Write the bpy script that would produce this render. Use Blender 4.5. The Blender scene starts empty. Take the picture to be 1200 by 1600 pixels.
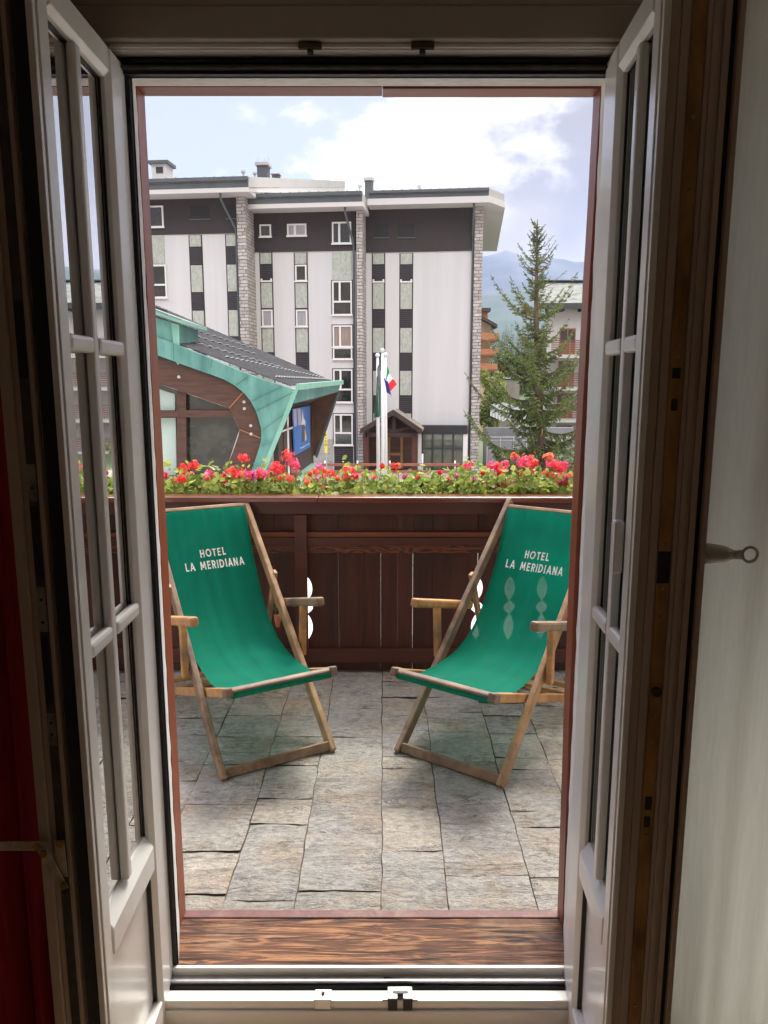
import bpy, bmesh, math, random
from mathutils import Vector, Matrix, noise
random.seed(7)
sc = bpy.context.scene
COL = sc.collection
R = math.radians

# ------------------------------------------------------------------ camera
PITCH = R(9.75); EYE = 1.65; FPX = 1164.0
cam = bpy.data.cameras.new('camera'); camo = bpy.data.objects.new('camera', cam); COL.objects.link(camo)
camo.location = (0, 0, EYE); camo.rotation_euler = (math.pi/2 - PITCH, 0, 0)
cam.sensor_fit = 'VERTICAL'; cam.sensor_height = 36.0; cam.lens = 36.0*FPX/1600.0
cam.clip_start = 0.02; cam.clip_end = 30000
sc.camera = camo
# ------------------------------------------------------------------ light
SUN_EL = R(50); SUN_AZ = R(14)          # azimuth measured from +Y towards +X
sc.view_settings.view_transform = 'Standard'; sc.view_settings.look = 'None'
sc.view_settings.gamma = 1; sc.view_settings.exposure = 2.25
W = bpy.data.worlds.new('World'); sc.world = W; W.use_nodes = True
nt = W.node_tree; N = nt.nodes; L = nt.links; N.clear()
def nn(t, **k):
    n = N.new(t)
    for a, b in k.items(): setattr(n, a, b)
    return n
out = nn('ShaderNodeOutputWorld'); bg = nn('ShaderNodeBackground'); bg.inputs[1].default_value = 0.1
sky = nn('ShaderNodeTexSky', sky_type='NISHITA', sun_disc=False, sun_elevation=SUN_EL, sun_rotation=SUN_AZ, altitude=1400, air_density=1.0, dust_density=1.5, ozone_density=1.0)
tc = nn('ShaderNodeTexCoord'); sep = nn('ShaderNodeSeparateXYZ'); L.new(tc.outputs['Generated'], sep.inputs[0])
def mth(op, a, b=None, c=None, clamp=False):
    n = nn('ShaderNodeMath', operation=op); n.use_clamp = clamp
    for i, v in enumerate((a, b, c)):
        if v is None: continue
        if isinstance(v, (int, float)): n.inputs[i].default_value = v
        else: L.new(v, n.inputs[i])
    return n.outputs[0]
# planar cloud-sheet coordinates in x/y slopes of the direction
zz = mth('MAXIMUM', mth('ADD', sep.outputs[2], 0.12), 0.05)
cmb = nn('ShaderNodeCombineXYZ')
L.new(mth('DIVIDE', sep.outputs[0], zz), cmb.inputs[0]); L.new(mth('DIVIDE', sep.outputs[1], zz), cmb.inputs[1])
mp = nn('ShaderNodeMapping'); L.new(tc.outputs['Generated'], mp.inputs[0]); mp.inputs['Scale'].default_value = (1, 1, 1.9); mp.inputs['Location'].default_value = (0.35, 0.1, 0.22)
def nz(scale, det=9, rough=.55, dist=0.3, vec=None):
    n = nn('ShaderNodeTexNoise'); n.inputs['Scale'].default_value = scale; n.inputs['Detail'].default_value = det
    n.inputs['Roughness'].default_value = rough; n.inputs['Distortion'].default_value = dist
    L.new(vec if vec else mp.outputs[0], n.inputs['Vector']); return n.outputs[0]
n1 = nz(6.0); n2 = nz(15.0, 8, .6)
# bias: cumulus to the right of the view direction (x>0), clear to the left
b1 = mth('MULTIPLY', mth('ADD', sep.outputs[0], 0.085), 2.6)
b1 = mth('MINIMUM', mth('MAXIMUM', b1, -0.12), 0.30)
lowb = mth('MULTIPLY', mth('SUBTRACT', 0.27, sep.outputs[2]), 0.55)
lowb = mth('MINIMUM', mth('MAXIMUM', lowb, -0.05), 0.06)
dens = mth('ADD', mth('ADD', n1, mth('MULTIPLY', mth('SUBTRACT', n2, .5), .22)), mth('ADD', b1, lowb))
cov = nn('ShaderNodeMapRange'); cov.interpolation_type = 'SMOOTHSTEP'
cov.inputs['From Min'].default_value = .52; cov.inputs['From Max'].default_value = .66; L.new(dens, cov.inputs['Value'])
# cloud body shade: bright near the sun (up right), grey low on the right
gr = mth('MULTIPLY', mth('SUBTRACT', mth('ADD', sep.outputs[0], 0.19), mth('MULTIPLY', sep.outputs[2], 1.0)), 3.2)
n3 = nz(5.0, 7, .6, .4)
shade = nn('ShaderNodeMapRange'); shade.interpolation_type = 'SMOOTHSTEP'
shade.inputs['From Min'].default_value = .36; shade.inputs['From Max'].default_value = .86
L.new(mth('ADD', mth('ADD', gr, n3), mth('MULTIPLY', mth('SUBTRACT', n2, .5), 1.1)), shade.inputs['Value'])
cc = nn('ShaderNodeMixRGB'); L.new(shade.outputs[0], cc.inputs[0])
cc.inputs[1].default_value = (3.3, 3.15, 2.95, 1); cc.inputs[2].default_value = (1.12, 1.02, 1.0, 1)
base = nn('ShaderNodeMixRGB'); base.blend_type = 'MIX'; base.inputs[0].default_value = .9
L.new(sky.outputs[0], base.inputs[1]); base.inputs[2].default_value = (1.42, 1.36, 1.60, 1)
mx = nn('ShaderNodeMixRGB'); L.new(cov.outputs[0], mx.inputs[0]); L.new(base.outputs[0], mx.inputs[1]); L.new(cc.outputs[0], mx.inputs[2])
glow = nn('ShaderNodeMapRange'); glow.interpolation_type = 'SMOOTHSTEP'; L.new(mth('ADD', sep.outputs[2], mth('MULTIPLY', mth('SUBTRACT', n1, .5), .25)), glow.inputs['Value'])
for k_, v_ in (('From Min', .26), ('From Max', .15), ('To Min', 0.0), ('To Max', .8)): glow.inputs[k_].default_value = v_
gm = nn('ShaderNodeMixRGB'); L.new(glow.outputs[0], gm.inputs[0]); L.new(mx.outputs[0], gm.inputs[1]); gm.inputs[2].default_value = (2.1, 1.75, 1.45, 1); mx = gm
hi = nn('ShaderNodeMapRange'); hi.interpolation_type = 'SMOOTHSTEP'; L.new(sep.outputs[2], hi.inputs['Value'])
for k_, v_ in (('From Min', .36), ('From Max', .72), ('To Min', 1.0), ('To Max', 3.9)): hi.inputs[k_].default_value = v_
hv_ = nn('ShaderNodeVectorMath', operation='SCALE'); L.new(mx.outputs[0], hv_.inputs[0]); L.new(hi.outputs[0], hv_.inputs['Scale'])
L.new(hv_.outputs[0], bg.inputs[0]); L.new(bg.outputs[0], out.inputs[0])
sun = bpy.data.lights.new('sun', 'SUN'); sun.energy = 1.3; sun.angle = R(20); sun.color = (1, .95, .87)
suno = bpy.data.objects.new('sun', sun); COL.objects.link(suno)
sd = Vector((math.sin(SUN_AZ)*math.cos(SUN_EL), math.cos(SUN_AZ)*math.cos(SUN_EL), math.sin(SUN_EL)))
suno.rotation_euler = sd.to_track_quat('Z', 'Y').to_euler()

# ------------------------------------------------------------------ helpers
def ray(px, py):
    u = (800-py)/FPX
    return Vector(((px-600)/FPX, math.cos(PITCH)+u*math.sin(PITCH), -math.sin(PITCH)+u*math.cos(PITCH)))
def at(px, py, Y):
    d = ray(px, py); k = Y/d.y
    return Vector((d.x*k, Y, EYE+d.z*k))
def atz(px, py, z):
    d = ray(px, py); k = (z-EYE)/d.z
    return Vector((d.x*k, d.y*k, z))
def tag(o, label=None, cat=None, group=None, kind=None):
    if label: o['label'] = label
    if cat: o['category'] = cat
    if group: o['group'] = group
    if kind: o['kind'] = kind
    return o
def empty(name, loc=(0,0,0), rz=0, label=None, cat=None, group=None):
    o = bpy.data.objects.new(name, None); COL.objects.link(o); o.empty_display_size = .1
    o.location = loc; o.rotation_euler = (0,0,rz); return tag(o, label, cat, group)
class MB:
    def __init__(s): s.v = []; s.f = []; s.m = []
    def add(s, vs, fs, m=0):
        b = len(s.v); s.v += [Vector(v) for v in vs]
        for f in fs: s.f.append([b+i for i in f]); s.m.append(m)
    def box(s, x0, x1, y0, y1, z0, z1, m=0):
        if x0 > x1: x0, x1 = x1, x0
        if y0 > y1: y0, y1 = y1, y0
        if z0 > z1: z0, z1 = z1, z0
        s.add([(x0,y0,z0),(x1,y0,z0),(x1,y1,z0),(x0,y1,z0),(x0,y0,z1),(x1,y0,z1),(x1,y1,z1),(x0,y1,z1)],
              [(0,3,2,1),(4,5,6,7),(0,1,5,4),(1,2,6,5),(2,3,7,6),(3,0,4,7)], m)
    def cells(s, o, ax, ay, az, m=0):   # parallelepiped
        o, ax, ay, az = map(Vector, (o, ax, ay, az))
        s.add([o, o+ax, o+ax+ay, o+ay, o+az, o+ax+az, o+ax+ay+az, o+ay+az],
              [(0,3,2,1),(4,5,6,7),(0,1,5,4),(1,2,6,5),(2,3,7,6),(3,0,4,7)], m)
    def bar(s, p, q, w, h, up=(0,0,1), m=0, ext=0):
        p, q = Vector(p), Vector(q); d = (q-p).normalized(); p = p-d*ext; q = q+d*ext
        r = d.cross(Vector(up)); r = r.normalized() if r.length > 1e-6 else Vector((1,0,0)); u = r.cross(d)
        s.cells(p-r*w/2-u*h/2, r*w, q-p, u*h, m)
    def prism(s, poly, d, m=0):          # 3D polygon extruded along d
        d = Vector(d); n = len(poly); a = [Vector(p) for p in poly]
        s.add(a+[p+d for p in a], [tuple(range(n)), tuple(range(2*n-1, n-1, -1))]+[(i, i+n, (i+1)%n+n, (i+1)%n) for i in range(n)], m)
    def strip(s, A, B, d, m=0):           # solid band between two polylines of equal length
        for i in range(len(A)-1): s.prism([A[i], A[i+1], B[i+1], B[i]], d, m)
    def tube(s, pts, rad, n=8, m=0, cap=True):
        pts = [Vector(p) for p in pts]
        if isinstance(rad, (int, float)): rad = [rad]*len(pts)
        vs = []; d0 = None; ref = Vector((.13,.2,1))
        for i, p in enumerate(pts):
            d = (pts[min(i+1,len(pts)-1)]-pts[max(i-1,0)]).normalized()
            if abs(d.dot(ref.normalized())) > .95: ref = Vector((1,.1,.05))
            a = d.cross(ref).normalized(); b = d.cross(a)
            for k in range(n):
                t = 2*math.pi*k/n; vs.append(p+(a*math.cos(t)+b*math.sin(t))*rad[i])
        fs = [(i*n+k, i*n+(k+1)%n, (i+1)*n+(k+1)%n, (i+1)*n+k) for i in range(len(pts)-1) for k in range(n)]
        if cap: fs += [tuple(range(n-1,-1,-1)), tuple(range((len(pts)-1)*n, len(pts)*n))]
        s.add(vs, fs, m)
    def grid(s, fn, nu, nv, m=0):
        vs = [fn(i/nu, j/nv) for j in range(nv+1) for i in range(nu+1)]
        s.add(vs, [(j*(nu+1)+i, j*(nu+1)+i+1, (j+1)*(nu+1)+i+1, (j+1)*(nu+1)+i) for j in range(nv) for i in range(nu)], m)
    def ball(s, c, r, nu=10, nv=7, m=0, sc=(1,1,1)):
        c = Vector(c)
        s.grid(lambda u, v: c+Vector((math.cos(2*math.pi*u)*math.sin(math.pi*v)*r*sc[0], math.sin(2*math.pi*u)*math.sin(math.pi*v)*r*sc[1], -math.cos(math.pi*v)*r*sc[2])), nu, nv, m)
    def build(s, name, mats, parent=None, local=False, smooth=False, bevel=0, solid=0, auto=False):
        me = bpy.data.meshes.new(name)
        off = Vector((0,0,0))
        if parent is not None and not local: off = Vector(parent.location)
        if parent is not None and parent.parent is not None and not local: off = Vector(parent.parent.location)+Vector(parent.location)
        me.from_pydata([v-off for v in s.v], [], s.f); me.update()
        if not isinstance(mats, (list, tuple)): mats = [mats]
        for m in mats: me.materials.append(m)
        me.polygons.foreach_set('material_index', s.m)
        if smooth: me.polygons.foreach_set('use_smooth', [True]*len(me.polygons))
        o = bpy.data.objects.new(name, me); COL.objects.link(o)
        if parent is not None: o.parent = parent
        if solid: md = o.modifiers.new('s', 'SOLIDIFY'); md.thickness = solid; md.offset = 0
        if bevel:
            md = o.modifiers.new('b', 'BEVEL'); md.width = bevel; md.segments = 2; md.limit_method = 'ANGLE'; md.angle_limit = R(40)
        return o

# ------------------------------------------------------------------ materials
def mat(name, col, rough=.6, col2=None, scale=8, stretch=(1,1,1), detail=6, contrast=(.35,.65), bump=0, bscale=None, bstretch=None, metal=0, spec=.5, coat=0, trans=0, dist=0, bdist=.01, col3=None):
    m = bpy.data.materials.new(name); m.use_nodes = True; t = m.node_tree; n = t.nodes; l = t.links
    p = n['Principled BSDF']; p.inputs['Roughness'].default_value = rough; p.inputs['Metallic'].default_value = metal
    p.inputs['Specular IOR Level'].default_value = spec; p.inputs['Coat Weight'].default_value = coat
    p.inputs['Base Color'].default_value = (*col, 1)
    tcn = n.new('ShaderNodeTexCoord')
    def nse(sca, st, det, di=0):
        mpn = n.new('ShaderNodeMapping'); mpn.inputs['Scale'].default_value = st; l.new(tcn.outputs['Object'], mpn.inputs[0])
        x = n.new('ShaderNodeTexNoise'); x.inputs['Scale'].default_value = sca; x.inputs['Detail'].default_value = det; x.inputs['Distortion'].default_value = di
        x.inputs['Roughness'].default_value = .6
        l.new(mpn.outputs[0], x.inputs[0]); return x.outputs[0]
    if col2:
        r = n.new('ShaderNodeValToRGB'); r.color_ramp.elements[0].position = contrast[0]; r.color_ramp.elements[1].position = contrast[1]
        r.color_ramp.elements[0].color = (*col, 1); r.color_ramp.elements[1].color = (*col2, 1)
        l.new(nse(scale, stretch, detail, dist), r.inputs[0])
        o = r.outputs[0]
        if col3:
            r2 = n.new('ShaderNodeValToRGB'); r2.color_ramp.elements[0].position = .5; r2.color_ramp.elements[1].position = .68
            l.new(nse(scale*.37, stretch, detail, dist+.3), r2.inputs[0])
            mm = n.new('ShaderNodeMixRGB'); l.new(r2.outputs[0], mm.inputs[0]); l.new(o, mm.inputs[1]); mm.inputs[2].default_value = (*col3, 1); o = mm.outputs[0]
        l.new(o, p.inputs['Base Color'])
    if bump:
        b = n.new('ShaderNodeBump'); b.inputs['Strength'].default_value = bump; b.inputs['Distance'].default_value = bdist
        l.new(nse(bscale or scale, bstretch or stretch, 8), b.inputs['Height']); l.new(b.outputs[0], p.inputs['Normal'])
    return m
def glass(name, tint=(.9,.95,.93), rough=.0, k=1.0):
    m = bpy.data.materials.new(name); m.use_nodes = True; t = m.node_tree; n = t.nodes; l = t.links; n.clear()
    o = n.new('ShaderNodeOutputMaterial'); tr = n.new('ShaderNodeBsdfTransparent'); tr.inputs[0].default_value = (*tint, 1)
    g = n.new('ShaderNodeBsdfGlossy'); g.inputs['Roughness'].default_value = rough; fr = n.new('ShaderNodeFresnel'); fr.inputs[0].default_value = 1.5
    mu = n.new('ShaderNodeMath'); mu.operation = 'MULTIPLY'; mu.inputs[1].default_value = k; mu.use_clamp = True; l.new(fr.outputs[0], mu.inputs[0])
    x = n.new('ShaderNodeMixShader'); l.new(mu.outputs[0], x.inputs[0]); l.new(tr.outputs[0], x.inputs[1]); l.new(g.outputs[0], x.inputs[2]); l.new(x.outputs[0], o.inputs[0])
    return m
def brickmat(name, cols, mortar, bw=.45, bh=.2, ms=.012, bump=.6):
    m = bpy.data.materials.new(name); m.use_nodes = True; t = m.node_tree; n = t.nodes; l = t.links; p = n['Principled BSDF']; p.inputs['Roughness'].default_value = .85
    tcn = n.new('ShaderNodeTexCoord'); s = n.new('ShaderNodeSeparateXYZ'); l.new(tcn.outputs['Object'], s.inputs[0])
    a = n.new('ShaderNodeMath'); a.operation = 'ADD'; l.new(s.outputs[0], a.inputs[0]); l.new(s.outputs[1], a.inputs[1])
    c = n.new('ShaderNodeCombineXYZ'); l.new(a.outputs[0], c.inputs[0]); l.new(s.outputs[2], c.inputs[1])
    nz_ = n.new('ShaderNodeTexNoise'); nz_.inputs['Scale'].default_value = 2.5; l.new(c.outputs[0], nz_.inputs[0])
    v = n.new('ShaderNodeVectorMath'); v.operation = 'MULTIPLY_ADD'; l.new(nz_.outputs['Color'], v.inputs[0]); v.inputs[1].default_value = (.1,.1,0); l.new(c.outputs[0], v.inputs[2])
    b = n.new('ShaderNodeTexBrick'); l.new(v.outputs[0], b.inputs['Vector']); b.inputs['Scale'].default_value = 1
    b.inputs['Brick Width'].default_value = bw; b.inputs['Row Height'].default_value = bh; b.inputs['Mortar Size'].default_value = ms; b.inputs['Mortar Smooth'].default_value = .2
    b.inputs['Color1'].default_value = (*cols[0],1); b.inputs['Color2'].default_value = (*cols[1],1); b.inputs['Mortar'].default_value = (*mortar,1); b.squash = 1.4; b.squash_frequency = 3
    n2_ = n.new('ShaderNodeTexNoise'); n2_.inputs['Scale'].default_value = 7; n2_.inputs['Detail'].default_value = 6; l.new(tcn.outputs['Object'], n2_.inputs[0])
    mr = n.new('ShaderNodeMapRange'); mr.inputs['To Min'].default_value = .6; mr.inputs['To Max'].default_value = 1.35; l.new(n2_.outputs[0], mr.inputs[0])
    mm = n.new('ShaderNodeVectorMath'); mm.operation = 'MULTIPLY'; l.new(b.outputs[0], mm.inputs[0]); l.new(mr.outputs[0], mm.inputs[1]); l.new(mm.outputs[0], p.inputs['Base Color'])
    bp = n.new('ShaderNodeBump'); bp.inputs['Strength'].default_value = bump; bp.inputs['Distance'].default_value = .03; bp.invert = True; l.new(b.outputs['Fac'], bp.inputs['Height']); l.new(bp.outputs[0], p.inputs['Normal'])
    return m
def leafmat(name, c1, c2, scale=3, trans=.35, rough=.5):
    m = bpy.data.materials.new(name); m.use_nodes = True; t = m.node_tree; n = t.nodes; l = t.links; p = n['Principled BSDF']; o = n['Material Output']
    p.inputs['Roughness'].default_value = rough
    g = n.new('ShaderNodeNewGeometry'); r = n.new('ShaderNodeValToRGB')
    tcn = n.new('ShaderNodeTexCoord'); x = n.new('ShaderNodeTexNoise'); x.inputs['Scale'].default_value = scale; l.new(tcn.outputs['Object'], x.inputs[0])
    a = n.new('ShaderNodeMath'); a.operation = 'MULTIPLY_ADD'; l.new(g.outputs['Random Per Island'], a.inputs[0]); a.inputs[1].default_value = .6; 
    b = n.new('ShaderNodeMath'); b.operation = 'MULTIPLY_ADD'; l.new(x.outputs[0], b.inputs[0]); b.inputs[1].default_value = 1.2; b.inputs[2].default_value = -.35
    l.new(b.outputs[0], a.inputs[2]); l.new(a.outputs[0], r.inputs[0])
    r.color_ramp.elements[0].position = .15; r.color_ramp.elements[1].position = .85
    r.color_ramp.elements[0].color = (*c1,1); r.color_ramp.elements[1].color = (*c2,1)
    l.new(r.outputs[0], p.inputs['Base Color'])
    tr = n.new('ShaderNodeBsdfTranslucent'); l.new(r.outputs[0], tr.inputs[0]); ms = n.new('ShaderNodeMixShader'); ms.inputs[0].default_value = trans
    l.new(p.outputs[0], ms.inputs[1]); l.new(tr.outputs[0], ms.inputs[2]); l.new(ms.outputs[0], o.inputs[0])
    return m

M = {}
M['upvc'] = mat('white_upvc', (.76,.75,.71), .28, (.82,.81,.78), 5, col3=(.70,.67,.61), bump=.03, bscale=30, coat=.15)
M['upvc_in'] = mat('upvc_edge', (.40,.31,.25), .4, (.47,.37,.30), 6, (1,1,.2))
M['rubber'] = mat('black_rubber', (.012,.012,.014), .55)
M['alu'] = mat('aluminium', (.5,.5,.5), .35, (.6,.6,.6), 20, metal=.8)
M['steel'] = mat('steel', (.35,.34,.32), .35, (.12,.10,.08), 40, metal=.9, contrast=(.45,.75))
M['brass'] = mat('tarnished_brass', (.42,.22,.06), .45, (.13,.06,.02), 16, (1,1,.35), contrast=(.42,.66), metal=.1)
M['darkmetal'] = mat('dark_metal', (.05,.045,.04), .45, (.10,.085,.07), 30, metal=.5)
M['taupe'] = mat('taupe_paint', (.38,.33,.285), .6, (.42,.37,.32), 3)
M['terracotta'] = mat('terracotta_paint', (.24,.055,.022), .42, (.34,.085,.034), 14, (1,1,.12), bump=.25, bscale=30, bstretch=(1,1,.1), col3=(.14,.035,.02), bdist=.004)
M['terracotta_x'] = mat('terracotta_lintel_paint', (.17,.04,.022), .45, (.27,.075,.035), 14, (.12,1,1), bump=.25, bscale=30, bstretch=(.1,1,1), bdist=.004)
M['plaster'] = mat('white_plaster', (.58,.55,.51), .85, (.72,.70,.67), 25, bump=.4, bscale=60, bdist=.004, contrast=(.25,.55))
M['glass'] = glass('window_glass', k=1.35)
M['room'] = mat('room_wall', (.68,.60,.50), .9, (.72,.64,.54), 2)
M['roomfloor'] = mat('room_floor', (.46,.33,.22), .5, (.52,.38,.26), 5, (1,.1,1))

# weathered larch beam
def beammat():
    m = bpy.data.materials.new('weathered_beam'); m.use_nodes = True; t = m.node_tree; n = t.nodes; l = t.links; p = n['Principled BSDF']; p.inputs['Roughness'].default_value = .72
    tcn = n.new('ShaderNodeTexCoord'); mp_ = n.new('ShaderNodeMapping'); mp_.inputs['Scale'].default_value = (1.3, 15, 15); l.new(tcn.outputs['Object'], mp_.inputs[0])
    nz_ = n.new('ShaderNodeTexNoise'); nz_.inputs['Scale'].default_value = 2.2; nz_.inputs['Detail'].default_value = 9; nz_.inputs['Roughness'].default_value = .62; nz_.inputs['Distortion'].default_value = .9; l.new(mp_.outputs[0], nz_.inputs[0])
    # knots: distance fields warp the grain
    h = None; hk = None
    for (kx, ky) in ((-.40, .0), (.055, .004), (.40, .0)):
        mk = n.new('ShaderNodeMapping'); mk.inputs['Location'].default_value = (-kx*1.0, -ky*2.6, 0); mk.inputs['Scale'].default_value = (1, 2.6, 0); l.new(tcn.outputs['Object'], mk.inputs[0])
        le = n.new('ShaderNodeVectorMath'); le.operation = 'LENGTH'; l.new(mk.outputs[0], le.inputs[0])
        a = n.new('ShaderNodeMapRange'); a.inputs['From Min'].default_value = 0; a.inputs['From Max'].default_value = .075; a.inputs['To Min'].default_value = 1; a.inputs['To Max'].default_value = 0; l.new(le.outputs['Value'], a.inputs[0])
        if h is None: h = a.outputs[0]
        else:
            q = n.new('ShaderNodeMath'); q.operation = 'MAXIMUM'; l.new(h, q.inputs[0]); l.new(a.outputs[0], q.inputs[1]); h = q.outputs[0]
    ad = n.new('ShaderNodeMath'); ad.operation = 'MULTIPLY_ADD'; l.new(h, ad.inputs[0]); ad.inputs[1].default_value = .26; l.new(nz_.outputs[0], ad.inputs[2])
    wv = n.new('ShaderNodeMath'); wv.operation = 'PINGPONG'; wv.inputs[1].default_value = .12; l.new(ad.outputs[0], wv.inputs[0])
    sc_ = n.new('ShaderNodeMath'); sc_.operation = 'MULTIPLY'; sc_.inputs[1].default_value = 8.33; l.new(wv.outputs[0], sc_.inputs[0])
    r = n.new('ShaderNodeValToRGB'); e = r.color_ramp.elements; e[0].position = 0; e[0].color = (.10,.040,.020,1); e[1].position = 1; e[1].color = (.40,.19,.085,1)
    x = e.new(.28); x.color = (.135,.055,.028,1); x = e.new(.6); x.color = (.27,.12,.055,1); l.new(sc_.outputs[0], r.inputs[0])
    n2_ = n.new('ShaderNodeTexNoise'); n2_.inputs['Scale'].default_value = 3.2; n2_.inputs['Detail'].default_value = 5; l.new(tcn.outputs['Object'], n2_.inputs[0])
    r2 = n.new('ShaderNodeValToRGB'); r2.color_ramp.elements[0].position = .42; r2.color_ramp.elements[1].position = .66; l.new(n2_.outputs[0], r2.inputs[0])
    mm = n.new('ShaderNodeMixRGB'); mm.blend_type = 'MULTIPLY'; l.new(r2.outputs[0], mm.inputs[0]); l.new(r.outputs[0], mm.inputs[1]); mm.inputs[2].default_value = (.45,.36,.35,1)
    mq = n.new('ShaderNodeMapping'); mq.inputs['Scale'].default_value = (1.6, 34, 34); l.new(tcn.outputs['Object'], mq.inputs[0])
    nq = n.new('ShaderNodeTexNoise'); nq.inputs['Scale'].default_value = 2.4; nq.inputs['Detail'].default_value = 5; nq.inputs['Distortion'].default_value = .4; l.new(mq.outputs[0], nq.inputs[0])
    rq = n.new('ShaderNodeValToRGB'); rq.color_ramp.elements[0].position = .36; rq.color_ramp.elements[0].color = (.16,.13,.12,1); rq.color_ramp.elements[1].position = .47; rq.color_ramp.elements[1].color = (1,1,1,1); l.new(nq.outputs[0], rq.inputs[0])
    nw = n.new('ShaderNodeTexNoise'); nw.inputs['Scale'].default_value = 5.5; nw.inputs['Detail'].default_value = 6; l.new(tcn.outputs['Object'], nw.inputs[0])
    rw_ = n.new('ShaderNodeMapRange'); rw_.inputs['From Min'].default_value = .52; rw_.inputs['From Max'].default_value = .72; rw_.inputs['To Max'].default_value = .55; l.new(nw.outputs[0], rw_.inputs[0])
    m5 = n.new('ShaderNodeMixRGB'); l.new(rw_.outputs[0], m5.inputs[0]); l.new(mm.outputs[0], m5.inputs[1]); m5.inputs[2].default_value = (.33,.20,.115,1)
    m6 = n.new('ShaderNodeMixRGB'); m6.blend_type = 'MULTIPLY'; m6.inputs[0].default_value = 1; l.new(m5.outputs[0], m6.inputs[1]); l.new(rq.outputs[0], m6.inputs[2]); l.new(m6.outputs[0], p.inputs['Base Color'])
    b = n.new('ShaderNodeBump'); b.inputs['Strength'].default_value = .8; b.inputs['Distance'].default_value = .004; l.new(sc_.outputs[0], b.inputs['Height']); l.new(b.outputs[0], p.inputs['Normal'])
    return m
M['beam'] = beammat()
M['redpaint'] = mat('worn_red_paint', (.10,.028,.022), .6, (.15,.045,.035), 30, col3=(.2,.10,.08), bump=.2)

# ------------------------------------------------------------------ hotel room
room = empty('hotel_room', (0, 1.95, -.14), 0, 'dim hotel room wall and taupe roller box framing the balcony doorway', 'room')
b = MB(); WY0, WY1 = 1.90, 2.10
b.box(-2.4, -.74, WY0, WY1, -.14, 2.75); b.box(.66, .80, WY0, WY1, -.14, 2.75); b.box(1.85, 2.4, WY0, WY1, -.14, 2.75); b.box(.80, 1.85, WY0, WY1, -.14, .38); b.box(.80, 1.85, WY0, WY1, 2.3, 2.75); b.box(-.74, .66, WY0, WY1, 2.50, 2.75); b.box(-.74, .66, WY0, WY1, -.4, -.145)  # opening right of the doorway is added, lets sky light through the sheer curtain
b.build('wall', M['room'], room)
b = MB(); b.box(-2.5, -2.4, -2.6, 2.1, -.14, 2.75); b.box(2.4, 2.5, -2.6, 2.1, -.14, 2.75); b.box(-2.4, 2.4, -2.6, -2.5, -.14, 2.75); b.build('wall', M['room'], room)
b = MB(); b.box(-2.5, 2.5, -2.6, 2.1, 2.752, 2.85); b.build('ceiling', mat('ceiling', (.75,.72,.66), .9), room)
b = MB(); b.box(-.80, .72, 1.80, 1.885, 2.402, 2.470); b.box(-.80, .72, 1.806, 1.885, 2.4705, 2.70); b.build('roller_box', M['taupe'], room, bevel=.004)
b = MB(); b.box(-2.4, 2.4, -2.5, 1.895, -.24, -.14); tag(b.build('room_floor', M['roomfloor']), kind='structure')
b = MB(); b.box(-3.5, 3.5, 2.162, 3.30, 2.96, 3.06); b.build('eave', mat('unseen_eave_boards', (.16,.07,.04), .7, (.22,.10,.05), 6, (8,.3,1)), room)  # overhang out of view, included to shade the upper door leaves
b = MB(); b.box(-3.5, -.70, 2.106, 2.16, -.1, 3.1); b.box(.62, .80, 2.106, 2.16, -.1, 3.1); b.box(1.85, 3.5, 2.106, 2.16, -.1, 3.1); b.box(.80, 1.85, 2.106, 2.16, -.1, .38); b.box(.80, 1.85, 2.106, 2.16, 2.3, 3.1); b.box(-.70, .62, 2.106, 2.16, 2.46, 3.1); b.build('outside_render', M['plaster'], room)

# outer terracotta frame + plaster reveals
fr = empty('outer_door_frame', (0, 2.07, 0), 0, 'terracotta painted wooden outer frame lining the doorway, paint flaking at its edges', 'door frame')
def post(side):
    b = MB(); n = 24
    X = -.626 if side < 0 else .548
    for i in range(n):
        z0 = -.02+2.45*i/n; z1 = -.02+2.45*(i+1)/n
        def f(z):
            bow = -.010*math.sin(math.pi*min(max(z/2.4,0),1)) if side > 0 else 0
            return X+bow+.0015*noise.noise(Vector((side*3, 0, z*5)))
        o = -.07 if side < 0 else .07
        b.add([(f(z0),2.04,z0),(f(z0),2.105,z0),(f(z1),2.105,z1),(f(z1),2.04,z1),(X+o,2.04,z0),(X+o,2.105,z0),(X+o,2.105,z1),(X+o,2.04,z1)],
              [(0,1,2,3),(4,7,6,5),(0,3,7,4),(1,5,6,2)])
    return b
post(-1).build('side_post', M['terracotta'], fr); post(1).build('side_post', M['terracotta'], fr)
b = MB(); b.box(-.625, -.005, 2.04, 2.104, 2.391, 2.45); b.box(-.004, .547, 2.043, 2.104, 2.388, 2.45); b.build('lintel_board', M['terracotta_x'], fr, bevel=.002)
def rough_edge_reveal(side):
    b = MB(); n = 60; XN, XF = (-.587, -.631) if side < 0 else (.516, .553)
    vs = []
    for i in range(n+1):
        z = .0+2.40*i/n; j = .003*noise.noise(Vector((side*9, 1, z*14)))
        vs += [(XN, 1.882, z), (XF-side*0+j*1.0, 2.052+.006*noise.noise(Vector((side, 2, z*22))), z)]
    b.add(vs, [(2*i, 2*i+1, 2*i+3, 2*i+2) for i in range(n)])
    o = -.05 if side < 0 else .05
    b.box(XF, XF+o, 1.895, 2.039, -.1, 2.45); return b
rv = empty('plaster_reveal', (0, 1.96, 0), 0, 'white plaster lining between the white door frame and the terracotta outer frame', 'door reveal')
rough_edge_reveal(-1).build('side_reveal', M['plaster'], rv); rough_edge_reveal(1).build('side_reveal', M['plaster'], rv)
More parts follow.
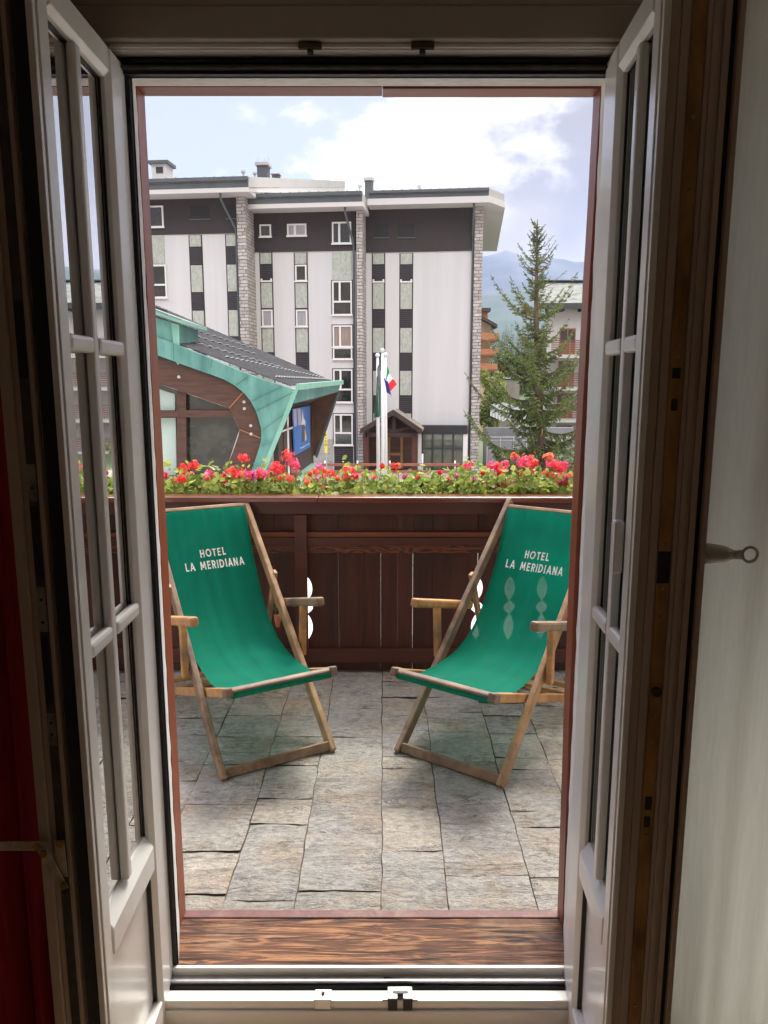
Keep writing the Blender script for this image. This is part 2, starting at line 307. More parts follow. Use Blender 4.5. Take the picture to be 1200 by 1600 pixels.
b = MB(); b.add([(-.63,1.882,2.352),(.56,1.882,2.352),(.56,2.041,2.393),(-.63,2.041,2.393)], [(0,3,2,1)]); b.box(-.63,.56,1.9,2.04,2.396,2.45); b.build('head_reveal', M['plaster'], rv)

# threshold
th = empty('threshold_beam', (0, 1.98, -.1), 0, 'worn knotty brown timber threshold beam at the foot of the doorway', 'threshold')
b = MB(); n = 60
def tb(u, v):
    x = -.66+1.26*u; y = 1.872+.205*v
    return Vector((x, y, .017-.012*v+.0018*noise.noise(Vector((x*2.2, y*38, 0)))+.001*noise.noise(Vector((x*7, y*80, 3)))))
b.grid(tb, 160, 44); b.box(-.66, .60, 1.874, 2.076, -.12, -.002); b.build('beam', M['beam'], th, smooth=True)
b = MB(); b.box(-.66, .60, 2.0775, 2.112, -.1, .009); b.build('painted_strip', M['redpaint'], th, bevel=.003)

# white door frame
df = empty('door_frame', (0, 1.85, -.14), 0, 'white plastic french door frame with black seals and a low sill', 'door frame')
b = MB()
b.box(-.66, .60, 1.862, 1.874, -.012, .0185); b.build('sill_nose', M['upvc'], df, bevel=.002)
b = MB(); b.box(-.66, .60, 1.842, 1.8615, -.06, -.004); b.build('sill_track', M['alu'], df)
b = MB(); b.box(-.66,.60,1.829,1.8415,-.07,-.0235); b.tube([(-.66,1.838,-.022),(-.2,1.838,-.021),(-.05,1.84,-.019),(.06,1.84,-.019),(.2,1.837,-.022),(.6,1.838,-.022)], .007, 8)
b.tube([(.0,1.852,-.006),(.08,1.850,-.010),(.2,1.846,-.016),(.35,1.848,-.018),(.6,1.848,-.016)], .004, 8); b.build('gasket', M['rubber'], df, smooth=True)
b = MB(); b.box(-.66,.60,1.791,1.8285,-.055,-.022); b.box(-.66,.60,1.783,1.7905,-.14,-.047); b.box(-.66,.60,1.795,1.83,-.14,-.0555); b.build('sill_rail', M['upvc'], df, bevel=.0025)
b = MB(); b.box(-.70,-.602,1.868,1.894,-.06,2.40); b.box(.531,.64,1.868,1.894,-.06,2.40); b.build('jamb', M['upvc_in'], df)
b = MB(); b.box(-.6015,-.590,1.872,1.8815,-.03,2.36); b.box(.518,.5305,1.872,1.8815,-.03,2.36); b.box(-.60,.53,1.862,1.880,2.3535,2.388)
b.tube([(-.6,1.858,2.378),(.53,1.858,2.378)], .006, 8); b.build('gasket', M['rubber'], df)
b = MB(); b.box(-.6,.53,1.845,1.861,2.3605,2.3665); b.build('head_groove', M['darkmetal'], df)
b = MB(); b.box(-.70,.64,1.825,1.86,2.3885,2.4015); b.box(-.70,.64,1.818,1.8245,2.392,2.4015); b.build('head_rail', M['upvc'], df, bevel=.002)
for px in (485, 660):
    x = at(px, 80, 1.82).x; b = MB(); b.box(x-.026, x+.026, 1.806, 1.8175, 2.386, 2.3985); b.box(x-.007,x+.007,1.812,1.8245,2.378,2.3858); b.build('catch', M['darkmetal'], df, bevel=.0015)
x = at(505,1555,1.81).x; b = MB(); b.box(x-.023,x+.023,1.788,1.822,-.0215,-.014); b.box(x-.022,x+.022,1.7865,1.7905,-.045,-.0145,0); b.ball((x,1.808,-.011),.006); b.build('striker', M['alu'], df, bevel=.001)
x = at(625,1553,1.81).x
k = MB(); k.box(x-.048,x-.034,1.789,1.815,-.0215,-.016); k.box(x+.034,x+.048,1.789,1.815,-.0215,-.016)
k.box(x-.034,x-.0335+.026,1.786,1.806,-.0215,-.009); k.box(x+.008,x+.034,1.786,1.806,-.0215,-.009); k.box(x-.034,x+.034,1.8065,1.826,-.0215,-.0085)
ko = k.build('lock_keeper', M['steel'], df, bevel=.0012)
k = MB(); k.box(x-.020,x+.022,1.802,1.811,-.0086,-.0078); k.box(x-.0335,x-.008,1.784,1.7858,-.045,-.0095); k.box(x+.0085,x+.0335,1.784,1.7858,-.045,-.0095); k.build('keeper_slot', M['rubber'], ko)

# ------------------------------------------------------------------ door leaves
def leaf(name, label, O, E, mir, g0, g1, mun, prof_right, zz=(-.10, 2.374)):
    O = Vector((O[0],O[1],0)); E = Vector((E[0],E[1],0)); Lw = (E-O).length; A = (E-O).normalized()
    Nn = Vector((-A.y, A.x, 0)) if not mir else Vector((A.y, -A.x, 0))   # visible (outside) face normal
    root = empty(name, (O.x, O.y, zz[0]), 0, label, 'door')
    def P(s, n, z): return O+A*s-Nn*n+Vector((0,0,z))
    def bx(b, s0, s1, n0, n1, z0, z1, m=0): b.cells(P(s0,n0,z0), A*(s1-s0), -Nn*(n1-n0), (0,0,z1-z0), m)
    z0, z1 = zz; GT, GB, PT = z1-.062, .492, .396
    T = .062
    T = .040 if not prof_right else .020
    # stiles
    b = MB(); bx(b, 0, g0-.012, 0, .034, z0, z1); b.prism([P(g0-.012,0,z0),P(g0,.012,z0),P(g0,.034,z0),P(g0-.012,.034,z0)], (0,0,z1-z0)); b.build('hinge_stile', M['upvc'], root, bevel=.002)
    b = MB(); e = Lw; bx(b, g1+.012, e-.014, 0, .034, z0, z1); b.prism([P(g1,.012,z0),P(g1+.012,0,z0),P(g1+.012,.034,z0),P(g1,.034,z0)], (0,0,z1-z0))
    bx(b, e-.0135, e, .003, .016, z0, z1); b.build('lock_stile', M['upvc'], root, bevel=.002)
    # rails
    b = MB(); bx(b, g0+.0005, g1-.0005, 0, .034, GT+.012, z1-.001); b.prism([P(g0+.0005,0,GT+.012),P(g0+.0005,.034,GT+.012),P(g0+.0005,.034,GT),P(g0+.0005,.012,GT)], A*(g1-g0-.001)); b.build('top_rail', M['upvc'], root, bevel=.0015)
    b = MB(); bx(b, g0+.0005, g1-.0005, 0, .034, PT, GB-.03); b.prism([P(g0+.0005,0,GB-.03),P(g0+.0005,.034,GB-.03),P(g0+.0005,.034,GB),P(g0+.0005,.022,GB)], A*(g1-g0-.001)); b.build('middle_rail', M['upvc'], root, bevel=.002)
    b = MB(); bx(b, g0+.0005, g1-.0005, 0, .034, z0+.001, .0); b.build('bottom_rail', M['upvc'], root, bevel=.002)
    b = MB(); bx(b, g0+.006, g1-.006, .024, .034, .001, PT-.001); b.build('bottom_panel', M['upvc'], root)
    # glazing
    b = MB(); bx(b, g0+.008, g1-.008, .026, .030, GB-.01, GT+.01); gl = b.build('glass_pane', M['glass'], root)
    b = MB(); bx(b, g0+.0002, g0+.004, .0205, .0258, GB, GT); bx(b, g1-.004, g1-.0002, .0205, .0258, GB, GT); bx(b, g0+.0045, g1-.0045, .0205, .0258, GT-.004, GT-.0005)
    bx(b, g0, g0+.004, .013, .023, .002, PT-.002); b.build('glazing_seal', M['rubber'], root)
    mz = (1.73, 1.104)
    b = MB(); bx(b, mun-.014, mun+.014, .004, .025, GB-.002, GT); b.build('glazing_bar', M['upvc'], root, bevel=.006)
    b = MB(); bx(b, mun-.012, mun+.012, .0305, .05, GB-.002, GT); bo = b.build('glazing_bar', M['upvc'], root, bevel=.004)
    for z in mz:
        b = MB(); bx(b, g0-.004, mun-.0145, .001, .025, z-.017, z+.017); bx(b, mun+.0145, g1+.004, .001, .025, z-.017, z+.017); b.build('glazing_bar', M['upvc'], root, bevel=.009)
    # free edge: stepped profile, inner side
    if not prof_right:
        b = MB(); bx(b, g1, e-.018, .0345, .052, z0, z1); bx(b, 0, g0, .0345, .09, z0, z1); bx(b, g0+.001, g1-.001, .051, .09, GT, z1); bx(b, g0+.001, g1-.001, .0345, .09, z0, PT)
        bx(b, g1, e-.004, .0525, .090, z0, z1); bx(b, g1-.01, e+.004, .0905, .112, z0, z1); b.build('inner_frame', M['upvc_in'], root, bevel=.0015)
        b = MB(); bx(b, e-.0178, e-.010, .017, .046, z0, z1); b.build('edge_gasket', M['rubber'], root)
        hw = b = MB(); bx(b, e-.0038, e-.0015, .060, .078, z0+.02, z1-.02); hs = b.build('lock_strip', M['darkmetal'], root)
        b = MB()
        for (za, zb) in ((1.28,1.42),(1.02,1.16),(1.66,1.80)): bx(b, e-.0014, e+.001, .061, .077, za, zb)
        b.build('lock_case', M['rubber'], hs, bevel=.001)
        b = MB()
        for (za, zb) in ((1.17,1.26),(.93,1.0),(1.43,1.5)): bx(b, e-.0014, e+.0006, .061, .077, za, zb)
        b.build('keeper_plate', M['steel'], hs)
        b = MB()
        for zc in (1.455, 1.235, 1.19, .98, .955, .6, .2): 
            c = P(e+.0012, .069, zc); b.tube([c, c+A*.0012], .003, 10)
        b.build('screw', M['rubber'], hs)
    else:
        b = MB(); bx(b, e-.012, e-.004, .0165, .034, z0, z1); bx(b, e-.010, e-.002, .0345, .0500, z0, z1); bx(b, g1, e-.0125, .0345, .05, z0, z1); bx(b, 0, g0, .0345, .09, z0, z1); bx(b, g0+.001, g1-.001, .051, .09, GT, z1); bx(b, g0+.001, g1-.001, .0345, .09, z0, PT)
        bx(b, g1, e-.006, .0505, .0795, z0, z1); bx(b, e-.012, e-.001, .080, .088, z0, z1); bx(b, e-.012, e+.002, .0885, .100, z0, z1); bx(b, e-.012, e-.002, .1005, .107, z0, z1); bx(b, e-.012, e+.003, .1075, .119, z0, z1)
        bx(b, e-.012, e+.006, .131, .141, z0, z1); b.build('inner_frame', M['upvc_in'], root, bevel=.0012)
        b = MB(); bx(b, e-.012, e-.008, .1195, .1305, z0, z1); b.build('edge_gasket', M['rubber'], root)
        b = MB(); bx(b, e-.0058, e-.0035, .053, .077, z0+.02, z1-.02); hs = b.build('lock_strip', M['brass'], root)
        b = MB()
        for (za, zb, w) in ((1.26,1.325,.012),(1.60,1.622,.006),(1.66,1.68,.008),(.77,.80,.007),(.73,.755,.006)): bx(b, e-.0034, e-.0018, .065-w, .065+w, za, zb)
        b.build('lock_slot', M['rubber'], hs, bevel=.001)
        b = MB()
        for zc in (1.34, 1.25, 1.19, 1.035, 1.58, 1.70, 1.72, .71, .98, 2.0, 2.12, .3):
            c = P(e-.0034, .065, zc); b.tube([c, c+A*.0018], .0042, 10)
        b.build('screw', M['steel'], hs)
        c = P(e-.002, .065, 1.033); b = MB(); b.tube([c, c+A*.006], .010, 14); b.build('locking_cam', M['darkmetal'], hs)
    return root, P, A, Nn, Lw
lf, PL, AL, NL, LL = leaf('french_door_leaf', 'white glazed door leaf on the left with a metal stay arm low on its edge', (-.601, 1.872), (-.599, 1.403), False, .105, .402, .268, False)
rf, PR, AR, NR, LR = leaf('french_door_leaf', 'white glazed door leaf on the right with tarnished brass lock strip and lever', (.511, 1.866), (.488, 1.434), True, .122, .368, .262, True)
# stay arm on left leaf edge
b = MB()
zt = at(90,1325,1.395).z; xt = at(92,1325,1.395).x
def plate(b, p, q, w, t=.003):
    p, q = Vector(p), Vector(q); b.bar(p, q, t, w, up=Vector((0,0,1)) if abs((q-p).normalized().z) < .7 else Vector((1,0,0)), ext=w*.35)
Yb = 1.386
p1 = at(5,1322,Yb); p2 = at(70,1322,Yb); p3 = at(66,1328,Yb-.004); p4 = at(98,1385,Yb-.004)
plate(b, p1, p2, .021); plate(b, p3, p4, .020)
plate(b, at(93,1318,Yb+.004), at(98,1365,Yb+.004), .020)
sa = b.build('stay_arm', mat('stay_arm_metal', (.55,.50,.40), .4, (.35,.25,.14), 30, metal=.2), lf, bevel=.001)
b = MB()
for q in (at(57,1322,Yb-.003), at(68,1334,Yb-.008), at(100,1383,Yb-.008), at(94,1318,Yb-.001)): b.tube([q, q+Vector((0,-.004,0))], .0075, 14)
b.build('rivet', M['brass'], sa)
# white pull on the right leaf and inside lever
b = MB(); b.cells(PR(.345,.001,1.262), AR*.028, NR*.022, (0,0,.112)); b.build('pull_handle', M['upvc'], rf, bevel=.006)
b = MB(); zc = 1.318
h0 = PR(LR-.02, .142, zc)
dn = -NR
pts = [h0, h0+dn*.012, h0+dn*.03, h0+dn*.045+AR*.004, h0+dn*.058+AR*.006]
b.tube(pts, [.021,.0205,.0185,.016,.010], 16)
hd = b.build('lever_handle', mat('satin_metal', (.50,.49,.42), .25, (.56,.54,.47), 10, metal=.35), rf, smooth=True)
b = MB(); c0 = h0+dn*.058+AR*.006
b.cells(c0+Vector((0,0,-.009)), dn*.020, AR*.004, (0,0,.018))
cr = c0+dn*.034; ring = []
for i in range(25):
    t = 2*math.pi*i/24; ring.append(cr+dn*math.cos(t)*.0145+Vector((0,0,math.sin(t)*.0145)))
b.tube(ring, .0032, 8, cap=False); b.build('plastic_ring', mat('clear_plastic', (.62,.58,.50), .2), hd, smooth=True)
# ------------------------------------------------------------------ curtains
def curtain(name, label, path, z0, z1, amp, wl, m, hem=0, seed=0, dens=260, pinch=None):
    p0, p1 = Vector(path[0]), Vector(path[1]); d = p1-p0; Lc = d.length; dn_ = d.normalized(); nr = Vector((-dn_.y, dn_.x, 0))
    o = empty(name, (p0.x, p0.y, z0), 0, label, 'curtain'); b = MB()
    def fn(u, v):
        s = u*Lc; z = z0+(z1-z0)*v
        ph = s/wl*2*math.pi+seed+1.3*noise.noise(Vector((s*3, seed, z*.4)))
        a = amp*(1+.5*noise.noise(Vector((s*2, seed+5, z*.8))))
        q = p0+dn_*s+nr*(a*math.sin(ph)+.35*a*math.sin(2.3*ph+1))
        if pinch:
            k = math.exp(-((z-pinch[0])/pinch[1])**2); q = q.lerp(pinch[2], k*.8) if False else q+(Vector(pinch[2])-q)*k*.0
        return Vector((q.x, q.y, z))
    b.grid(fn, dens, 26); b.build('fabric', m, o, smooth=True); return o
def cloth(name, c1, c2, trans):
    m = mat(name, c1, .9, c2, 90, (1,1,.08), bump=.1, bscale=900); t = m.node_tree; n = t.nodes; l = t.links; p = n['Principled BSDF']; o = n['Material Output']
    tr = n.new('ShaderNodeBsdfTranslucent'); tr.inputs[0].default_value = (*c2,1); x = n.new('ShaderNodeMixShader'); x.inputs[0].default_value = trans
    l.new(p.outputs[0], x.inputs[1]); l.new(tr.outputs[0], x.inputs[2]); l.new(x.outputs[0], o.inputs[0]); return m
red = cloth('red_velvet', (.36,.010,.022), (.48,.022,.04), .3)
curtain('red_curtain', 'dark red curtain hanging in folds behind the left door leaf', ((-1.35,1.62,0),(-.70,1.50,0)), -.13, 2.62, .045, .11, red, seed=2.2)
brn = cloth('brown_drape', (.16,.07,.03), (.22,.10,.045), .2)
sheer = cloth('sheer_voile', (.62,.62,.55), (.72,.73,.66), .30)
curtain('sheer_curtain', 'pale sheer curtain hanging in soft folds beside the right door leaf', ((.655,1.62,0),(1.55,1.40,0)), -.13, 2.62, .030, .22, sheer, seed=.6)

# ------------------------------------------------------------------ terrace
def slabmat():
    m = bpy.data.materials.new('riven_stone'); m.use_nodes = True; t = m.node_tree; n = t.nodes; l = t.links; p = n['Principled BSDF']; p.inputs['Roughness'].default_value = .62; p.inputs['Specular IOR Level'].default_value = .55
    tcn = n.new('ShaderNodeTexCoord'); g = n.new('ShaderNodeNewGeometry')
    def nse(s, st, d, r=.6, w=0, dist=0):
        mp_ = n.new('ShaderNodeMapping'); mp_.inputs['Scale'].default_value = st; l.new(tcn.outputs['Object'], mp_.inputs[0])
        ad = n.new('ShaderNodeVectorMath'); ad.operation = 'ADD'; cx = n.new('ShaderNodeCombineXYZ'); mu = n.new('ShaderNodeMath'); mu.operation = 'MULTIPLY'; mu.inputs[1].default_value = 37; l.new(g.outputs['Random Per Island'], mu.inputs[0]); l.new(mu.outputs[0], cx.inputs[0]); l.new(mu.outputs[0], cx.inputs[2])
        l.new(mp_.outputs[0], ad.inputs[0]); l.new(cx.outputs[0], ad.inputs[1])
        x = n.new('ShaderNodeTexNoise'); x.inputs['Scale'].default_value = s; x.inputs['Detail'].default_value = d; x.inputs['Roughness'].default_value = r; x.inputs['Distortion'].default_value = dist; l.new(ad.outputs[0], x.inputs[0]); return x.outputs[0]
    rr = n.new('ShaderNodeValToRGB'); e = rr.color_ramp.elements; rr.color_ramp.interpolation = 'LINEAR'
    e[0].color = (.29,.275,.255,1); e[1].color = (.38,.355,.315,1); e[1].position = 1
    for ps, c in ((.2,(.37,.345,.30)),(.35,(.325,.31,.28)),(.5,(.38,.35,.305)),(.65,(.34,.325,.298)),(.8,(.36,.33,.285)),(.94,(.40,.35,.28))):
        q = e.new(ps); q.color = (*c,1)
    l.new(g.outputs['Random Per Island'], rr.inputs[0])
    a = nse(30, (1,1.3,1), 10, .85, 0, .3); b_ = nse(4.5, (1,1,1), 5, .6)
    r1 = n.new('ShaderNodeMapRange'); r1.inputs['From Min'].default_value = .3; r1.inputs['From Max'].default_value = .7; r1.inputs['To Min'].default_value = .45; r1.inputs['To Max'].default_value = 1.55; l.new(a, r1.inputs[0])
    mm = n.new('ShaderNodeVectorMath'); mm.operation = 'MULTIPLY'; l.new(rr.outputs[0], mm.inputs[0]); l.new(r1.outputs[0], mm.inputs[1])
    r2 = n.new('ShaderNodeValToRGB'); r2.color_ramp.elements[0].position = .48; r2.color_ramp.elements[1].position = .68; l.new(b_, r2.inputs[0])
    mf = n.new('ShaderNodeMath'); mf.operation = 'MULTIPLY'; mf.inputs[1].default_value = .55; l.new(r2.outputs[0], mf.inputs[0])
    m2 = n.new('ShaderNodeMixRGB'); m2.blend_type = 'MULTIPLY'; l.new(mf.outputs[0], m2.inputs[0]); l.new(mm.outputs[0], m2.inputs[1]); m2.inputs[2].default_value = (.95,.72,.48,1)
    # dark pits and flake lines
    f = nse(3.2, (1,4.5,1), 9, .72, 0, 1.2)
    r3 = n.new('ShaderNodeValToRGB'); e3 = r3.color_ramp.elements; e3[0].position = .478; e3[0].color = (1,1,1,1); e3[1].position = .522; e3[1].color = (1,1,1,1); q = e3.new(.5); q.color = (.22,.20,.19,1); l.new(f, r3.inputs[0])
    msk = n.new('ShaderNodeValToRGB'); msk.color_ramp.elements[0].position = .46; msk.color_ramp.elements[1].position = .56; l.new(nse(6, (1,1,1), 3), msk.inputs[0])
    m3 = n.new('ShaderNodeMixRGB'); m3.blend_type = 'MULTIPLY'; l.new(msk.outputs[0], m3.inputs[0]); l.new(m2.outputs[0], m3.inputs[1]); l.new(r3.outputs[0], m3.inputs[2]); l.new(m3.outputs[0], p.inputs['Base Color'])
    b1 = n.new('ShaderNodeBump'); b1.inputs['Strength'].default_value = 1.0; b1.inputs['Distance'].default_value = .022; l.new(nse(26, (1,1.5,1), 9, .62), b1.inputs['Height'])
    b2 = n.new('ShaderNodeBump'); b2.inputs['Strength'].default_value = 1; b2.inputs['Distance'].default_value = .02; l.new(f, b2.inputs['Height']); l.new(b1.outputs[0], b2.inputs['Normal'])
    b3 = n.new('ShaderNodeBump'); b3.inputs['Strength'].default_value = .8; b3.inputs['Distance'].default_value = .006; l.new(nse(95, (1,1,1), 4, .6), b3.inputs['Height']); l.new(b2.outputs[0], b3.inputs['Normal']); l.new(b3.outputs[0], p.inputs['Normal'])
    return m
M['slab'] = slabmat()
def yof(zy):
    py = 1040+zy/1.935; return atz(600, py, 0).y
joints = [-3.2,-2.6,-2.2,-1.82,-1.45,-1.12,-.80,-.515,-.287,-.008,.212,.497,.73,1.02,1.33,1.7,2.1,2.6,3.2]
known = {6:[2.2]+[yof(q) for q in (560,420,300,215,150,95)], 7:[yof(q) for q in (708,478,400,300,215,150,100)], 8:[yof(q) for q in (680,505,335,215,130,90)], 9:[yof(q) for q in (560,430,310,275,205,150,95)], 10:[yof(q) for q in (633,478,290,200,140,95)], 11:[yof(q) for q in (640,485,438,313,278,205,150,110)]}
b = MB(); rs = random.Random(3)
for ci in range(len(joints)-1):
    ys = [2.075]+(sorted(known[ci]) if ci in known else [])
    while ys[-1] < 4.55: ys.append(ys[-1]+rs.uniform(.16,.46))
    x0, x1 = joints[ci], joints[ci+1]
    def jx(j, y): return joints[j]+.012*noise.noise(Vector((j*3.1, y*1.6, 0)))+.005*noise.noise(Vector((j*3.1, y*9, 0)))
    for k in range(len(ys)-1):
        y0, y1 = ys[k], ys[k+1]; g = .0010+.0018*rs.random(); zt_ = .0+rs.uniform(-.0015,.003); tx, ty = rs.uniform(-.004,.004), rs.uniform(-.004,.004)
        nu = max(4, int((x1-x0)/.035)); nv = max(4, int((y1-y0)/.035)); sd = rs.random()*50
        def wob(a, q): return .006*noise.noise(Vector((a*7, q, 0)))+.004*noise.noise(Vector((a*25, q, 0)))
        def fn(u, v):
            ya = y0+g+wob(x0+u*(x1-x0), y0*9+ci)*1.0; yb_ = y1-g+wob(x0+u*(x1-x0), y1*9+ci)
            y = ya+(yb_-ya)*v; xa = jx(ci, y)+g+.5*wob(y, ci); xb = jx(ci+1, y)-g+.5*wob(y, ci+1)
            x = xa+(xb-xa)*u; e = min(u*(x1-x0), (1-u)*(x1-x0), v*(y1-y0), (1-v)*(y1-y0))
            z = zt_+tx*(u-.5)+ty*(v-.5)+.004*noise.noise(Vector((x*9, y*14, sd)))+.002*noise.noise(Vector((x*30, y*40, sd)))
            if e < 1e-6: z -= .003
            return Vector((x, y, z))
        b.grid(fn, nu, nv)
        i0 = len(b.v)-(nu+1)*(nv+1)
tag(b.build('terrace', M['slab'], smooth=True), kind='structure')
b = MB(); b.box(-3.6, 3.6, 2.113, 4.55, -.30, -.012); b.box(-3.6,3.6,2.075,2.1125,-.3,-.105); tag(b.build('terrace_base', mat('joint_mortar', (.10,.075,.06), .9, (.17,.11,.08), 20)), kind='structure')

# ------------------------------------------------------------------ balcony railing
RY = 4.10
M['rail'] = mat('stained_wood', (.060,.013,.007), .5, (.085,.020,.010), 9, (.15,1,1), bump=.25, bscale=30, bstretch=(.1,1,1), bdist=.003)
M['board'] = mat('stained_board', (.050,.011,.006), .62, (.085,.021,.010), 10, (2.2,1,.13), bump=.4, bscale=22, bstretch=(2,1,.1), bdist=.004, col3=(.035,.011,.008))
M['cap'] = mat('glossy_rail_cap', (.12,.028,.018), .28, (.16,.042,.026), 8, (.15,1,1), coat=.3)
M['ledge'] = mat('lit_ledge_wood', (.15,.042,.016), .55, (.20,.06,.023), 8, (.12,1,1))  # brighter orange puts the light on the rail's upper face into the colour
def grainmat():
    m = mat('bare_grain_wood', (.18,.05,.02), .55); t = m.node_tree; n = t.nodes; l = t.links; p = n['Principled BSDF']
    tcn = n.new('ShaderNodeTexCoord'); mp_ = n.new('ShaderNodeMapping'); mp_.inputs['Scale'].default_value = (1.1,1,7); l.new(tcn.outputs['Object'], mp_.inputs[0])
    w = n.new('ShaderNodeTexNoise'); w.inputs['Scale'].default_value = 2.2; w.inputs['Detail'].default_value = 2; l.new(mp_.outputs[0], w.inputs[0])
    k = n.new('ShaderNodeMath'); k.operation = 'PINGPONG'; k.inputs[1].default_value = .03; l.new(w.outputs[0], k.inputs[0])
    k2 = n.new('ShaderNodeMath'); k2.operation = 'MULTIPLY'; k2.inputs[1].default_value = 33; l.new(k.outputs[0], k2.inputs[0])
    r = n.new('ShaderNodeValToRGB'); r.color_ramp.elements[0].color = (.045,.012,.008,1); r.color_ramp.elements[1].color = (.19,.050,.018,1); r.color_ramp.elements[0].position = .15; r.color_ramp.elements[1].position = .6; l.new(k2.outputs[0], r.inputs[0]); l.new(r.outputs[0], p.inputs['Base Color']); return m
M['grain'] = grainmat()
rl = empty('balcony_railing', (0, RY, 0), 0, 'dark red brown wooden balcony railing with vertical boards and leaf shaped cutouts', 'railing')
XL, XR = -3.3, 3.3
b = MB(); b.box(XL, -.365, RY-.045, RY+.10, 1.004, 1.036); b.box(-.364, XR, RY-.045, RY+.10, 1.003, 1.035); b.build('cap_rail', M['cap'], rl, bevel=.006)
b = MB(); b.box(XL, XR, RY-.012, RY+.03, .934, 1.0025); b.build('top_rail', M['rail'], rl, bevel=.003)
b = MB(); b.box(XL, XR, RY-.010, RY+.030, .7565, .800); b.build('middle_rail', M['rail'], rl, bevel=.002)
b = MB(); b.box(XL, XR, RY+.006, RY+.0355, .8005, .8285); b.build('ledge', M['ledge'], rl, bevel=.002)
b = MB(); b.box(XL, .25, RY+.012, RY+.030, .708, .756); b.box(.2515, XR, RY+.012, RY+.030, .708, .756); b.build('grain_strip', M['grain'], rl)
b = MB(); b.box(XL, XR, RY-.005, RY+.030, .062, .140); b.build('bottom_rail', M['rail'], rl, bevel=.003)
b = MB()
for i in range(44):
    x = -2.3+i*.106+.004*math.sin(i*5); b.tube([(x, RY-.0095, .776),(x, RY-.0125, .776)], .0022, 6)
b.build('nail_heads', M['darkmetal'], rl)
for x in (-.466, -2.2, 1.32): 
    b = MB(); b.box(x-.034, x+.034, RY-.028, RY-.0125, .141, .933); b.build('post', M['rail'], rl, bevel=.002)
# seams: (x, gap, cutout)
def gx(px, py=900): return at(px, py, RY+.045).x
seams = [(gx(430),.003,0),(gx(479),.0035,1),(gx(528.7),.0018,0),(gx(570.7),.0006,0),(gx(595),.0006,0),(gx(621),.0006,0),(gx(645),.0026,0),(gx(675.5),.001,0),(gx(700),.0008,0),(gx(746),.005,1),(gx(797),.0035,1),(gx(848),.0035,1),(gx(899),.0035,1)]
xx = seams[0][0]
while xx > -3: xx -= .185+.02*rs.random(); seams.insert(0, (xx, .004, 0))
xx = seams[-1][0]
while xx < 3: xx += .185+.02*rs.random(); seams.append((xx, .004, 0))
def cutprof():
    pr = [(-.02,0),(.18,0)]
    def lens(z0, z1, w):
        return [(z0+(z1-z0)*t/14, w*math.sin(math.pi*t/14)**.62) for t in range(1,14)]
    pr += lens(.19,.338,.030)+[(.341,.003)]+lens(.345,.418,.033)+[(.421,.003)]+lens(.425,.562,.031)+[(.566,0),(.93,0)]
    return pr
CP = cutprof()
for i in range(len(seams)-1):
    (xa, ga, ca), (xb, gb, cb) = seams[i], seams[i+1]
    if xb < -2.2 or xa > 2.2: continue
    lf_ = [(xa+ga*.3+(w if ca else 0), z) for z, w in CP]; rt_ = [(xb-gb*.3-(w if cb else 0), z) for z, w in CP]
    b = MB(); yb = RY+.036+.004*(i % 2)
    for k in range(len(CP)-1):
        # butt the strips, share faces only inside the board
        (x0,z0),(x1,z1) = lf_[k], lf_[k+1]; (x2,z2),(x3,z3) = rt_[k+1], rt_[k]
        b.add([(x0,yb,z0),(x3,yb,z3),(x2,yb,z2),(x1,yb,z1),(x0,yb+.02,z0),(x3,yb+.02,z3),(x2,yb+.02,z2),(x1,yb+.02,z1)],
              [(0,1,2,3),(7,6,5,4),(0,3,7,4),(1,5,6,2)])
    b.build('board', M['board'], rl)
# flower box
fb = empty('flower_box', (0, RY+.22, .72), 0, 'long brown wooden flower box fixed behind the top of the railing, full of geraniums', 'planter')
b = MB(); b.box(-2.6, 2.6, RY+.385, RY+.40, .78, .985); b.box(-2.6,2.6,RY+.105,RY+.12,.78,.985); b.box(-2.6,2.6,RY+.1205,RY+.3845,.78,.80); b.build('box', M['rail'], fb)
b = MB(); b.box(-2.59,2.59,RY+.121,RY+.384,.801,.965); b.build('soil', mat('soil', (.03,.02,.014), .95, (.06,.04,.03), 40), fb)

